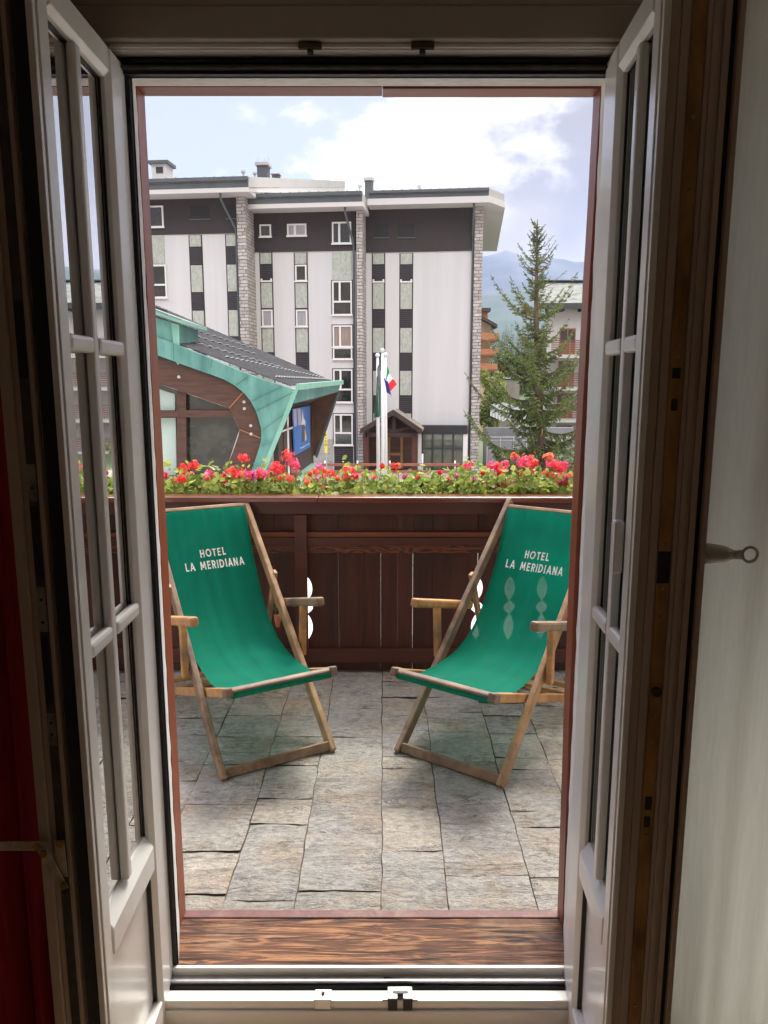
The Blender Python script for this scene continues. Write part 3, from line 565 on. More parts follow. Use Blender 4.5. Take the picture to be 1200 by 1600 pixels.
# ------------------------------------------------------------------ geraniums
M['gleaf'] = leafmat('geranium_leaf', (.08,.16,.02), (.46,.54,.12), 9, .5)
M['gdry'] = leafmat('geranium_stalk', (.22,.26,.06), (.42,.30,.12), 9, .4)
PET = [leafmat('petal_red', (.70,.02,.03), (.88,.10,.09), 20, .5), leafmat('petal_pink', (.74,.04,.14), (.88,.18,.30), 20, .5), leafmat('petal_coral', (.80,.14,.08), (.88,.28,.17), 20, .5), leafmat('petal_magenta', (.62,.08,.30), (.8,.3,.55), 20, .45)]
def geranium(x, label, heads, lo=0, wid=.20, seed=0, dense=1.0, group=None):
    rg = random.Random(seed); o = empty('geranium_plant', (x, RY+.25, .96), 0, label, 'geranium', 'geraniums in the flower box')
    b = MB(); hv = rg.uniform(.045,.075); heads = list(heads)+[(600+FPX*(x+rg.gauss(0,.1))/4.35, rg.uniform(738,764), rg.choice((0,1,2,2,2,3)), rg.uniform(.2,.45)) for _ in range(5 if heads else 1)]; heads = [(p_[0], p_[1], p_[2], p_[3]*.86) for p_ in heads]
    for i in range(int(460*dense)):
        px = x+rg.gauss(0, wid*.42); py = RY+.25+rg.uniform(-.17,.17); pz = .985+abs(rg.gauss(0,hv))+lo*.6*rg.random()
        r = rg.uniform(.006,.026); nrm = Vector((rg.gauss(0,.7), rg.gauss(-.5,.7), rg.uniform(.3,1.3))).normalized()
        a = nrm.cross(Vector((rg.random(), rg.random(), .3))).normalized(); c = nrm.cross(a); ctr = Vector((px,py,pz)); vs = [ctr-nrm*r*.25]; n = 12
        for k in range(n):
            t = 2*math.pi*k/n; q = r*(1.0 if k % 2 == 0 else .80)*(1-.35*(k == 0)); vs.append(ctr+a*math.cos(t)*q+c*math.sin(t)*q+nrm*rg.uniform(-.1,.15)*r)
        b.add(vs, [(0,k+1,(k+1)%n+1) for k in range(n)])
    b.build('foliage', M['gleaf'], o)
    b = MB()
    for i in range(int(46*dense)):
        p = Vector((x+rg.gauss(0,wid*.4), RY+.25+rg.uniform(-.14,.14), .96)); q = p+Vector((rg.gauss(0,.03), rg.gauss(-.01,.03), rg.uniform(.05,.15)))
        b.tube([p,(p+q)/2+Vector((rg.gauss(0,.008),0,0)),q], [.002,.0018,.0014], 4)
    hs = []
    for (hx, hy, ci, sz) in heads:
        w = at(hx, hy, RY+.25+rg.uniform(-.12,.10)); base = Vector((w.x+rg.gauss(0,.03), w.y+rg.gauss(0,.02), .99))
        b.tube([base, (base+w)/2+Vector((rg.gauss(0,.008),0,.0)), w], [.0022,.0019,.0016], 5); hs.append((w, ci, sz))
    b.build('stalk', M['gdry'], o)
    for (w, ci, sz) in hs:
        h = MB(); nf = int(8+sz*11)
        for k in range(nf):
            dd = Vector((rg.gauss(0,1), rg.gauss(0,1), rg.gauss(.25,.8))).normalized(); fc = w+dd*(.034*sz)*rg.uniform(.3,1.2); fr_ = rg.uniform(.011,.016)
            a = dd.cross(Vector((.3,.2,1))).normalized(); c = dd.cross(a); t0 = rg.random()*6
            for q in range(5):
                t = t0+2*math.pi*q/5; e1 = a*math.cos(t)+c*math.sin(t); e2 = a*math.cos(t+.55)+c*math.sin(t+.55); e0 = a*math.cos(t-.55)+c*math.sin(t-.55)
                h.add([fc, fc+e0*fr_*.75+dd*.002, fc+e1*fr_*1.15+dd*rg.uniform(-.003,.003), fc+e2*fr_*.75+dd*.002], [(0,1,2,3)])
        h.build('flower_head', PET[ci], o)
    return o
GP = [
 (-2.00,'geranium out beyond the left door post',[(150,735,0,1),(190,720,1,1)],0),
 (262,'leafy red geranium cut off by the left door post',[(258,742,1,.7),(286,733,0,1.1),(283,748,0,.9),(276,750,2,.7)],0),
 (310,'red geranium with two tall heads in front of the pale arched building window',[(303,728,0,1.1),(311,766,2,.8),(328,742,1,1.2),(322,747,3,.9)],0),
 (362,'dense geranium with a lone red head standing high before the brown arch',[(381,716,0,1.1),(350,752,0,1),(358,740,0,1.3),(368,738,0,1.2),(345,757,0,.9),(372,741,3,.7),(385,742,1,1)],0),
 (408,'pink and magenta geranium below the copper corner',[(398,743,3,1.1),(392,748,3,.9),(412,742,1,1),(405,739,0,.9),(384,750,0,.8)],0),
 (443,'big red geranium with a two tone bloom beside the poster',[(432,730,0,1.4),(427,736,0,1.3),(438,733,0,1.1),(450,714,0,1.3),(456,722,1,1.2),(462,728,1,1),(452,748,2,.9),(462,738,3,.8)],0),
 (500,'sparse coral geranium with fading blooms right of the poster',[(479,751,2,.8),(503,734,2,1),(508,740,2,.9),(520,741,0,.9),(499,728,3,.6),(493,737,2,.7)],0),
 (548,'geranium with one red head left of the flagpoles',[(548,737,0,1.1),(542,735,2,.8),(541,749,2,.8),(555,745,0,.6)],0),
 (606,'leafy green geranium with a small red head right of the flagpoles',[(616,730,0,.8),(621,729,2,.6),(597,728,0,.4)],.06),
 (652,'leafy green geranium with one pale fading bloom in the middle of the box',[(652,745,2,.5)],.03),
 (700,'leafy green geranium with no blooms in front of the porch glass',[],.05),
 (738,'geranium with coral blooms before the slatted fence',[(734,729,1,.9),(729,731,2,.8),(732,753,2,.8),(737,757,2,.7)],.05),
 (785,'bright red geranium with four tall heads left of the spruce trunk',[(768,729,1,1.1),(777,731,0,1),(786,735,2,.9),(789,727,1,.9),(776,752,2,.9),(781,737,0,1)],.06),
 (828,'tallest red geranium standing before the spruce trunk',[(805,713,2,.8),(822,718,0,1.3),(828,722,1,1.3),(819,724,1,1.2),(828,738,0,1.1),(836,725,0,.9),(804,717,3,.5),(812,726,1,.8)],.08),
 (868,'red geranium with a line of blooms beside the right door post',[(856,716,2,1),(862,725,1,1.1),(870,729,0,1.3),(876,732,1,1.2),(882,728,1,1),(858,743,0,1.1),(878,748,1,1),(848,741,2,.8),(885,747,0,.8),(838,758,2,.9),(872,757,2,.8),(884,755,2,.7)],.08),
 (1.55,'geranium out beyond the right door post',[(950,722,0,1),(985,735,1,1)],.05)]
for i, (px, lab, hd_, lo) in enumerate(GP):
    x = px if abs(px) < 5 else at(px, 760, RY+.25).x
    geranium(x, lab, hd_, lo, .20, i*7+1)

# small pot hooked outside
pot = empty('flower_pot', (at(433,965,4.22).x, 4.22, .26), 0, 'small terracotta flower pot seen behind the railing between the left chair canvas and its rail', 'flower pot')
c = at(434, 968, 4.075); b = MB(); pot.location = (c.x, c.y, c.z-.04)
b.tube([c+Vector((0,0,-.045)), c+Vector((0,0,-.01)), c+Vector((0,0,.02)), c+Vector((0,0,.028))], [.010,.017,.021,.021], 14); b.build('pot', mat('pot_clay', (.48,.16,.08), .6, (.55,.22,.12), 20), pot, smooth=True)
b = MB(); rg = random.Random(5)
for i in range(40):
    q = c+Vector((rg.gauss(0,.014), rg.gauss(0,.008), .03+rg.random()*.055)); e = Vector((rg.gauss(0,1),rg.gauss(0,1),rg.gauss(0,1))).normalized()*.008; f2 = e.cross(Vector((.3,.5,.8)))
    b.add([q-e, q+f2*.5, q+e, q-f2*.5], [(0,1,2,3)])
b.build('leaves', M['gleaf'], pot)

# ------------------------------------------------------------------ deck chairs
def chairwood(name, a, c, g):
    return mat(name, a, .6, c, 14, (1,1,1), detail=7, bump=.3, bscale=45, bdist=.003, col3=g, contrast=(.38,.62))
CW = [chairwood('chair_wood_weathered', (.27,.15,.07), (.40,.245,.12), (.13,.09,.065)), chairwood('chair_wood_worn', (.14,.085,.05), (.24,.155,.09), (.07,.05,.04)), chairwood('chair_wood_golden', (.33,.15,.05), (.47,.25,.09), (.17,.10,.055))]
def canvasmat():
    m = mat('green_canvas', (.0,.175,.105), .85, (.004,.215,.135), 5, bump=.35, bscale=700, bdist=.0006); t = m.node_tree; n = t.nodes; l = t.links; p = n['Principled BSDF']; o = n['Material Output']
    p.inputs['Specular IOR Level'].default_value = .15
    tr = n.new('ShaderNodeBsdfTranslucent'); tr.inputs[0].default_value = (.0,.42,.25,1); x = n.new('ShaderNodeMixShader'); x.inputs[0].default_value = .45
    tp = n.new('ShaderNodeBsdfTransparent'); y = n.new('ShaderNodeMixShader'); y.inputs[0].default_value = .042
    l.new(p.outputs[0], x.inputs[1]); l.new(tr.outputs[0], x.inputs[2]); l.new(x.outputs[0], y.inputs[1]); l.new(tp.outputs[0], y.inputs[2]); l.new(y.outputs[0], o.inputs[0]); return m
M['canvas'] = canvasmat(); M['print'] = mat('white_print', (.62,.68,.64), .7, (.72,.76,.73), 60)
VA, VB = 1.088, 1.018
prof = [(1.012,.992),(.985,.955),(.93,.85),(.85,.705),(.74,.545),(.62,.435),(.50,.375),(.36,.345),(.22,.342),(.09,.358),(.0,.383),(-.036,.402)]
def cpt(t):   # catmull through profile, t in 0..1
    n = len(prof)-1; f = min(max(t,0),.99999)*n; i = int(f); f -= i
    g = lambda k: Vector(prof[min(max(k,0),n)])
    a, b_, c, d = g(i-1), g(i), g(i+1), g(i+2)
    return .5*((2*b_)+(c-a)*f+(2*a-5*b_+4*c-d)*f*f+(3*b_-a-3*c+d)*f**3)
def deck_chair(label, loc, rz, seed, txt_u):
    root = empty('deck_chair', (loc[0], loc[1], 0), rz, label, 'deck chair', 'green hotel deck chairs on the terrace')
    w = .268; ws = .239; J = lambda s: 0
    woods = lambda k: CW[(k+seed) % 3]
    th_ = .028
    for s in (-1, 1):
        u = s*(w-.012); b = MB()
        b.bar((u, -.004, -.002), (u, VA, VB), th_, .054, ext=.0); o = b.build('back_frame_rail', CW[1] if s < 0 else CW[0], root, local=True, bevel=.006)
        bb = MB()
        for (v, z) in ((.40,.385),(.70,.66)): bb.tube([(u+s*.0125, v, z),(u+s*.0165, v, z)], .006, 10)
        bb.build('bolt', M['darkmetal'], o, local=True)
        u2 = s*(ws-.013)
        b = MB(); b.bar((u2, -.055, .405), (u2, 1.02, .018), .022, .040); b.build('seat_frame_rail', CW[2], root, local=True, bevel=.005)
        # armrest, support post, prop
        ua = s*(w+.030)
        b = MB(); b.bar((ua, .185, .652), (ua, .73, .508), .042, .042); b.build('armrest', CW[1] if s > 0 else CW[2], root, local=True, bevel=.011)
        b = MB(); b.bar((ua-s*.002, .388, .614), (ua-s*.006, .398, .325), .030, .036, up=(0,1,0)); po = b.build('armrest_post', CW[2], root, local=True, bevel=.006)
        up_ = s*(w+.002)
        b = MB(); b.bar((up_+s*.004, .690, .690), (up_-s*.004, .90, .09), .020, .038, up=(0,1,0)); b.build('prop_leg', CW[0], root, local=True, bevel=.005)
    # cross bars
    b = MB(); b.bar((-w+.024, .012, .024), (w-.024, .012, .024), .020, .042, up=(0,.25,1)); b.build('foot_bar', CW[1], root, local=True, bevel=.004)
    b = MB(); b.bar((-w+.002, VA*.965, VB*.965+.006), (w-.002, VA*.965, VB*.965+.006), .036, .022, up=(0,.8,1)); b.build('top_bar', CW[0], root, local=True, bevel=.005)
    b = MB(); b.bar((-ws-.012, -.047, .4075), (ws+.012, -.047, .4075), .030, .026, up=(0,-.3,1)); b.build('seat_bar', CW[1], root, local=True, bevel=.008)
    b = MB()
    for s in (-1,1): b.bar((s*(ws-.001), -.070, .413), (s*(ws-.001), -.012, .392), .034, .040)
    b.build('corner_block', CW[1], root, local=True, bevel=.008)
    b = MB(); b.bar((-ws+.025, 1.0, .026), (ws-.025, 1.0, .026), .03, .026); b.build('rear_bar', CW[2], root, local=True, bevel=.005)
    b = MB(); b.bar((-w+.01, .885, .125), (w-.01, .885, .125), .024, .028); b.build('prop_bar', CW[2], root, local=True, bevel=.005)
    # canvas
    cw = .232
    def fn(u, v):
        c = cpt(v); uu = (u-.5)*2
        sag = .010*(1-uu*uu)*math.sin(math.pi*min(v*1.05,1))
        wid = cw-.012*math.sin(math.pi*v)+.002*math.sin(9*v)
        ed = abs(uu)**6; cr = .007*noise.noise(Vector((uu*4, v*2.2, seed*7)))+.0055*noise.noise(Vector((uu*11, v*3, seed*7)))*(math.exp(-v*9)+math.exp(-(1-v)*9)+.25)+.0028*noise.noise(Vector((2, v*22, seed*5+uu)))*ed
        tn = (cpt(min(v+.01,1))-cpt(max(v-.01,0))); tn.normalize(); nrm = Vector((-tn.y, tn.x))
        if nrm.y > 0: nrm = -nrm
        c = c+nrm*(sag+cr)
        return Vector((uu*wid, c.x, c.y))
    b = MB(); b.grid(fn, 44, 90)
    # wrap round the front bar and the hanging hem below the seat
    def hem(u, v):
        uu = (u-.5)*2; seq = [(-.036,.4025),(-.058,.412),(-.068,.400),(-.060,.384),(-.03,.371),(.03,.348)]
        f = v*(len(seq)-1); i = min(int(f), len(seq)-2); f -= i
        c = Vector(seq[i]).lerp(Vector(seq[i+1]), f); return Vector((uu*(cw-.004), c.x, c.y-(.004 if v > .5 else 0)))
    b.grid(hem, 30, 12)
    def tophem(u, v):
        uu = (u-.5)*2; seq = [(1.012,.992),(1.035,1.005),(1.068,.995),(1.062,.968),(1.03,.945),(1.005,.93)]
        f = v*(len(seq)-1); i = min(int(f), len(seq)-2); f -= i
        c = Vector(seq[i]).lerp(Vector(seq[i+1]), f); return Vector((uu*(cw-.006), c.x, c.y))
    cv = b.build('canvas', M['canvas'], root, local=True, smooth=True)
    for s in (-1, 1):
        def hemf(u, v):
            uq = .5+s*(.5-.036*u); p = fn(uq, v); tn = (fn(uq, min(v+.01,1))-fn(uq, max(v-.01,0))).normalized(); nr = Vector((0,-tn.z,tn.y))
            if nr.y > 0: nr = -nr
            return p+nr*(.0014+.0003*math.sin(v*400))
        hb_ = MB(); hb_.grid(hemf, 3, 120); hb_.build('side_hem', M['canvas'], cv, local=True, smooth=True)
    # printed words, laid on the cloth
    def words(s, size, cu, ct, gap):
        # drawn letters: strokes in a unit-high box, laid on the cloth surface
        arc = lambda cx, cy, rx, ry, a0, a1, n=12: [(cx+rx*math.cos(R(a0+(a1-a0)*k/n)), cy+ry*math.sin(R(a0+(a1-a0)*k/n))) for k in range(n+1)]
        G = {'H': (.62, [[(.08,0),(.08,1)],[(.54,0),(.54,1)],[(.08,.5),(.54,.5)]]), 'O': (.84, [arc(.42,.5,.36,.44,0,360,24)]), 'T': (.60, [[(.0,.92),(.60,.92)],[(.30,0),(.30,.92)]]),
             'E': (.50, [[(.08,0),(.08,1)],[(.08,.92),(.48,.92)],[(.08,.5),(.42,.5)],[(.08,.08),(.48,.08)]]), 'L': (.48, [[(.08,0),(.08,1)],[(.08,.08),(.46,.08)]]),
             'A': (.72, [[(.05,0),(.36,1)],[(.67,0),(.36,1)],[(.18,.30),(.54,.30)]]), 'M': (.86, [[(.09,0),(.14,1)],[(.14,1),(.43,.25)],[(.43,.25),(.72,1)],[(.72,1),(.77,0)]]),
             'R': (.60, [[(.08,0),(.08,1)],[(.08,.93)]+arc(.28,.70,.24,.23,90,-90)+[(.08,.47)],[(.28,.47),(.54,0)]]), 'I': (.16, [[(.08,0),(.08,1)]]),
             'D': (.68, [[(.08,0),(.08,1)],[(.08,.93)]+arc(.26,.5,.34,.43,90,-90)+[(.08,.07)]]), 'N': (.66, [[(.08,0),(.08,1)],[(.08,1),(.58,0)],[(.58,0),(.58,1)]]), ' ': (.42, [])}
        tot = sum(G[ch_][0] for ch_ in s)+gap*(len(s)-1); x = -tot/2; tl = 1.52; sw = .085
        def lay_(px_, py_, k):
            u = cu+px_*size; t = ct-py_*size/tl; p0 = fn(u/(2*cw)+.5, t); tn = (fn(u/(2*cw)+.5, t+.01)-fn(u/(2*cw)+.5, t-.01)).normalized(); nr = Vector((0,-tn.z,tn.y))
            if nr.y > 0: nr = -nr
            return p0+nr*(.0016+.00012*k)
        for ch_ in s:
            wd, strokes = G[ch_]; tb_ = MB(); k = 0
            for st_ in strokes:
                for q in range(len(st_)-1):
                    (ax, ay), (bx_, by_) = st_[q], st_[q+1]; dx, dy = bx_-ax, by_-ay; l_ = math.hypot(dx, dy); ex, ey = dx/l_*.02, dy/l_*.02; nx, ny = -dy/l_*sw, dx/l_*sw
                    m_ = max(1, int(l_/.25)); vs = []
                    for r_ in range(m_+1):
                        f = r_/m_; mx_, my_ = ax-ex+(dx+2*ex)*f, ay-ey+(dy+2*ey)*f
                        vs += [lay_(x+mx_+nx, my_+ny, k), lay_(x+mx_-nx, my_-ny, k)]
                    tb_.add(vs, [(2*r_, 2*r_+1, 2*r_+3, 2*r_+2) for r_ in range(m_)]); k += 1
            if strokes: tb_.build('printed_letter', M['print'], cv, local=True)
            x += wd+gap
    words('HOTEL', .0335, txt_u, .238, .26); words('LA MERIDIANA', .0335, txt_u, .272, .26)
    return root
deck_chair('left deck chair with green canvas and plain green back, turned towards the right', (-.457, 3.036), .527, 0, .012)
deck_chair('right deck chair with green canvas in front of the pale leaf shaped cutouts', (.274, 3.005), -.616, 1, -.006)
# ------------------------------------------------------------------ apartment block
YAW = R(6.0); D0 = 47.0
def fp(px, py, off=0.0):
    d = ray(px, py); nx, ny = math.sin(YAW), math.cos(YAW)
    k = (D0*ny-off)/(d.x*nx+d.y*ny); X, Y = d.x*k, d.y*k
    return X*math.cos(YAW)-(Y-D0)*math.sin(YAW), EYE+d.z*k
apt = empty('apartment_building', (0, D0, 0), -YAW, 'large white apartment block with dark top band, stone piers and grey flat eaves', 'building')
M['stucco'] = mat('white_stucco', (.55,.55,.555), .9, (.59,.59,.59), 1.1, (1.6,1,.10), col3=(.525,.53,.53), bump=.15, bscale=12, detail=8, bdist=.01)
M['clad'] = mat('dark_cladding', (.028,.022,.023), .7, (.042,.031,.031), 3, (7,1,.25), contrast=(.3,.7))
M['reveal'] = mat('dark_reveal', (.035,.028,.03), .7)
M['panel'] = mat('green_grey_panel', (.32,.34,.30), .75, (.46,.49,.43), 6.5, (1,1,.45), dist=1.2, contrast=(.38,.64))
M['shutter'] = mat('dark_shutter', (.024,.019,.021), .6)
def shut():
    m = M['shutter']; t = m.node_tree; n = t.nodes; l = t.links; p = n['Principled BSDF']; tcn = n.new('ShaderNodeTexCoord'); w = n.new('ShaderNodeTexWave'); w.bands_direction = 'Z'; w.inputs['Scale'].default_value = 2.6
    l.new(tcn.outputs['Object'], w.inputs[0]); b_ = n.new('ShaderNodeBump'); b_.inputs['Distance'].default_value = .012; l.new(w.outputs[0], b_.inputs['Height']); l.new(b_.outputs[0], p.inputs['Normal'])
shut()
M['pier'] = brickmat('stone_pier', ((.33,.31,.29),(.52,.49,.46)), (.12,.11,.10), .5, .19, .018, .9)
M['ashlar'] = brickmat('stone_base', ((.33,.34,.31),(.40,.40,.37)), (.2,.2,.19), 1.0, .5, .01, .4)
M['wframe'] = mat('white_window_frame', (.70,.70,.69), .5)
M['pane'] = mat('dark_pane', (.012,.014,.014), .05, (.035,.035,.03), 1.2, spec=.8)
M['curt'] = mat('curtained_pane', (.24,.24,.27), .3, (.36,.36,.38), 4, (6,1,.3))
M['curtb'] = mat('brown_curtained_pane', (.20,.15,.12), .3, (.33,.27,.23), 4, (6,1,.3))
M['fascia'] = mat('grey_metal_fascia', (.07,.082,.088), .55, (.09,.10,.105), 1.5)
M['fasciaend'] = mat('pale_metal_sheet', (.40,.39,.37), .5, (.45,.44,.42), 1.2)
M['soffit'] = mat('pale_soffit', (.55,.54,.53), .7)
M['roof'] = mat('grey_roofing', (.14,.14,.14), .8, (.2,.2,.2), 3)
GZ = -3.6
OA, OB, OC = 3.0, 1.5, 0.0
def bandtop(px, py, off): return fp(px, py, off)[1]
# block A
uA0 = -22; uA1 = fp(374, 450, OA)[0]; uB0 = uA1+.05; uB1 = fp(556, 450, OB)[0]; uC0 = uB1+.05; uC1 = fp(737, 450, OC)[0]
zAb = fp(300, 366, OA)[1]; zBb = fp(480, 393, OB)[1]; zCb = fp(650, 393.5, OC)[1]
zAs = fp(300, 300, OA+1.2)[1]; zBs = fp(480, 324, OB+1.2)[1]; zCs = fp(690, 318, OC+1.2)[1]
DEP = 14
def wallblock(u0, u1, off, zb, zs):
    b = MB(); b.box(u0, u1, -off, DEP, GZ-.4, zb); b.build('wall', M['stucco'], apt, local=True)
    b = MB(); b.box(u0, u1, -off-.06, DEP, zb+.002, zs+.3); b.build('cladding_band', M['clad'], apt, local=True)
wallblock(uA0, uA1, OA, zAb, zAs); wallblock(uB0, uB1, OB, zBb, zBs); wallblock(uC0, uC1, OC, zCb, zCs)
# piers: front face + side return
def pier(px0, px1, pxm, off, u_wall_next, zt):
    u0 = fp(px0, 520, off)[0]; u1 = fp(px1, 520, off)[0]
    b = MB(); b.box(u0, u1, -off, DEP, GZ-.3, zt); b.build('stone_pier', M['pier'], apt, local=True)
    return u1
pier(375.5, 389, 0, OA+.25, 0, zAs+.2); pier(557.5, 566.5, 0, OB+.25, 0, zBs+.2); pe = pier(738.5, 751.5, 0, OC+.25, 0, zCs+.2)
# eaves
def eave(px0, px1, off, ytop, ymid, ybot, name_end, uext0=None, uext1=None, skew=0.0, drop=0):
    xo = off+1.2
    u0 = uext0 if uext0 is not None else fp(px0, 300, xo)[0]; u1 = uext1 if uext1 is not None else fp(px1, 300, xo)[0]
    pm = (px0+px1)/2
    zt = fp(pm, ytop, xo)[1]; zm = fp(pm, ymid, xo)[1]; zb = fp(pm, ybot, xo)[1]
    def slab(ua, ub, f0, f1, z0, z1, sk):
        return [(ua,f0,z0),(ub,f0,z0),(ub+sk,f1,z0),(ua,f1,z0)], (0,0,z1-z0)
    r = empty('roof', (0,0,0), 0); r.parent = apt
    b = MB(); p, d = slab(u0, u1, -xo, DEP+1, zm, zt, skew); b.prism(p, d); b.f[-6+0:]; b.build('eaves_slab', M['fasciaend'], r, local=True)
    b = MB(); b.box(u0+.002, u1-.002, -xo-.02, -xo-.003, zm+.01, zm+(zt-zm)*.62); b.box(u0-.01, u1+.01, -xo-.14, -xo-.003, zm+(zt-zm)*.66, zt+.01); b.build('gutter', M['fascia'], r, local=True)
    b = MB(); p, d = slab(u0-.06, u1+.05, -xo-.06, DEP+1, zb, zm-.004, skew); b.prism(p, d); b.build('soffit', M['soffit'], r, local=True)
    b = MB(); n = int((u1-u0)/.55)
    b.prism([(u0,-xo+.1,zt+.002),(u1,-xo+.1,zt+.002),(u1,DEP*.4,zt+1.0),(u0,DEP*.4,zt+1.0)], (0,0,.05)) if drop else None
    for i in range(n): u = u0+.3+i*.55; b.box(u-.05, u+.05, -xo-.02, -xo+.08, zt+.012, zt+.085)
    b.build('roof_edge', M['fasciaend'], r, local=True)
    return zt, zm, zb, u0, u1
EA = eave(232, 388, OA, 273.5+5, 296-1, 302, 0, uext0=-22.5)
EB = eave(386, 566, OB, 301.5, 317.5, 324.5, 0)
EC = eave(576, 764, OC, 296.5, 308.5, 318.5, 0, skew=.55)
def rise(px, py):
    o_ = 0.0; u_t = EA[4]+.06
    for _ in range(60):
        u_, z_ = fp(px, py, o_); o_ -= (u_t-u_)*-2.0 if False else 0
        if u_ < u_t: o_ += .0
        break
    lo_, hi_ = -30.0, 6.0
    for _ in range(60):
        m_ = (lo_+hi_)/2
        if fp(px, py, m_)[0] > u_t: lo_ = m_
        else: hi_ = m_
    return -m_, fp(px, py, m_)[1]
dB, zB_ = rise(467, 285); xoA = OA+1.2
dB = max(dB, 2.0)
r = empty('roof', (0,0,0), 0); r.parent = apt
b = MB(); zt_, zm_, zb_ = EA[0], EA[1], EA[2]
b.prism([(EA[4]+.02,-xoA,zm_),(EA[4]+.02,dB,zB_-(zt_-zm_)),(EA[4]+.02,dB,zB_),(EA[4]+.02,-xoA,zt_)], (.08,0,0)); b.build('gable_band', M['fasciaend'], r, local=True)
b = MB(); b.prism([(EA[4]+.02,-xoA+.02,zb_),(EA[4]+.02,dB,zB_-(zt_-zm_)-.7),(EA[4]+.02,dB,zB_-(zt_-zm_)-.01),(EA[4]+.02,-xoA+.02,zm_-.01)], (.05,0,0)); b.build('gable_soffit_board', M['soffit'], r, local=True)
b = MB(); b.prism([(-22.5,-xoA+.2,zt_-.02),(EA[4]+.02,-xoA+.2,zt_-.02),(EA[4]+.02,dB,zB_-.05),(-22.5,dB,zB_-.05)], (0,0,-.2)); b.build('roof_sheet', M['roof'], r, local=True)
# right end return of roof C: oblique overhang
xo = OC+1.2; u1 = EC[4]
ue, ze = fp(787, 303, OC-.5)
r = empty('roof', (0,0,0), 0); r.parent = apt
b = MB(); P0 = [(u1+.001,-xo,0),(u1+.95,.3,0),(u1+1.1,DEP+1,0),(u1+.55+.001,DEP+1,0)]
b.prism([(x,y,EC[1]) for x,y,_ in P0], (0,0,EC[0]-EC[1])); b.build('eaves_end', M['fasciaend'], r, local=True)
b = MB(); P1 = [(u1+.052,-xo-.06,0),(u1+1.0,.26,0),(u1+1.16,DEP+1,0),(u1+.602,DEP+1,0)]; b.prism([(x,y,EC[2]) for x,y,_ in P1], (0,0,EC[1]-EC[2]-.004)); b.build('soffit_end', M['soffit'], r, local=True)
# windows and panels
def rect(px0, py0, px1, py1, off):
    pc = (px0+px1)/2; pr = (py0+py1)/2
    return fp(px0, pr, off)[0], fp(px1, pr, off)[0], fp(pc, py1, off)[1], fp(pc, py0, off)[1]
def column(px0, px1, rows, off):
    """one vertical strip; rows = [(kind, y0, y1)]; x measured at row height"""
    xs = (px0, px1)
    u0, u1, _, _ = rect(px0, 440, px1, 460, off)
    zt = fp((px0+px1)/2, rows[0][1], off)[1]; zb = fp((px0+px1)/2, rows[-1][2], off)[1]
    b = MB(); b.box(u0-.06, u1+.06, -off-.012, -off-.003, zb-.03, zt+.0); b.build('window_strip', M['reveal'], apt, local=True)
    for kd, y0, y1 in rows:
        z0 = fp((px0+px1)/2, y1, off)[1]; z1 = fp((px0+px1)/2, y0, off)[1]
        if kd == 'p':
            b = MB(); b.box(u0+.012, u1-.012, -off-.045, -off-.0125, z0+.025, z1-.025); b.build('facade_panel', M['panel'], apt, local=True)
        elif kd in 'so':
            zs = z0+(.0 if kd == 's' else .30*(z1-z0)*.0+.12)
            b = MB(); b.box(u0+.03, u1-.03, -off-.040, -off-.0125, zs, z1-.02); b.build('shutter', M['shutter'], apt, local=True)
            if kd == 'o':
                b = MB(); b.box(u0-.01, u1+.01, -off-.075, -off-.013, z0-.03, z0+.06); b.box(u0-.005,u0+.1,-off-.06,-off-.041,z0+.061,z0+.17); b.box(u1-.1,u1+.005,-off-.06,-off-.041,z0+.061,z0+.17); b.build('window_sill', M['wframe'], apt, local=True)
        else:
            window(u0+.02, u1-.01, z0, z1, off, kd)
def window(u0, u1, z0, z1, off, kd='w', parent=None):
    y = -off-.02; fw = .085
    b = MB(); b.box(u0, u0+fw, y-.07, y+.005, z0, z1); b.box(u1-fw, u1, y-.07, y+.005, z0, z1); b.box(u0+fw, u1-fw, y-.07, y+.005, z1-fw, z1); b.box(u0+fw, u1-fw, y-.07, y+.005, z0, z0+fw)
    if kd in 'W': um = u0+(u1-u0)*.38; b.box(um-.06, um+.06, y-.07, y+.005, z0+fw, z1-fw)
    if kd in 'D':
        um = u0+(u1-u0)*.38; zm = z0+(z1-z0)*.40; b.box(u0+fw, u1-fw, y-.07, y+.005, zm-.05, zm+.05); b.box(um-.055, um+.055, y-.07, y+.005, zm+.05, z1-fw)
    b.box(u0-.05, u1+.05, y-.10, y-.0705, z0-.04, z0+.05)
    w = b.build('window', M['wframe'], apt, local=True)
    b = MB(); b.box(u0+fw*.5, u1-fw*.5, y-.02, y+.003, z0+fw*.5, z1-fw*.5)
    b.build('pane', M['curt'] if kd in 'cC' else (M['curtb'] if kd == 'B' else M['pane']), w, local=True)
    return w
# A columns
column(299.5, 317.5, [('p',367,386),('s',386.5,414),('p',414,457),('s',457,485),('p',485,527),('s',527,555),('p',555,600)], OA)
column(356, 374.5, [('p',366,385),('s',385.5,413),('p',413,456),('s',456,484),('p',484,526),('s',526,554),('p',554,600)], OA)
u0,u1,z0,z1 = rect(238, 367, 257, 413, OA); b = MB(); b.box(u0-.9,u1+.05,-OA-.012,-OA-.003,z0-7,z1); 
b = MB(); b.box(u0-.8,u1,-OA-.045,-OA-.003,z0+.03,z1-.03); b.build('facade_panel', M['panel'], apt, local=True)
for (a, b_, k) in ((414,466,'D'),(484,536,'D')):
    u0,u1,z0,z1 = rect(238, a, 261, b_, OA); window(u0-.5,u1,z0,z1,OA,k)
u0,u1,z0,z1 = rect(228, 322, 256, 356, OA+.06); window(u0-.3,u1,z0,z1,OA+.06,'W')
M['bandshut'] = mat('band_shutter', (.010,.009,.010), .5)
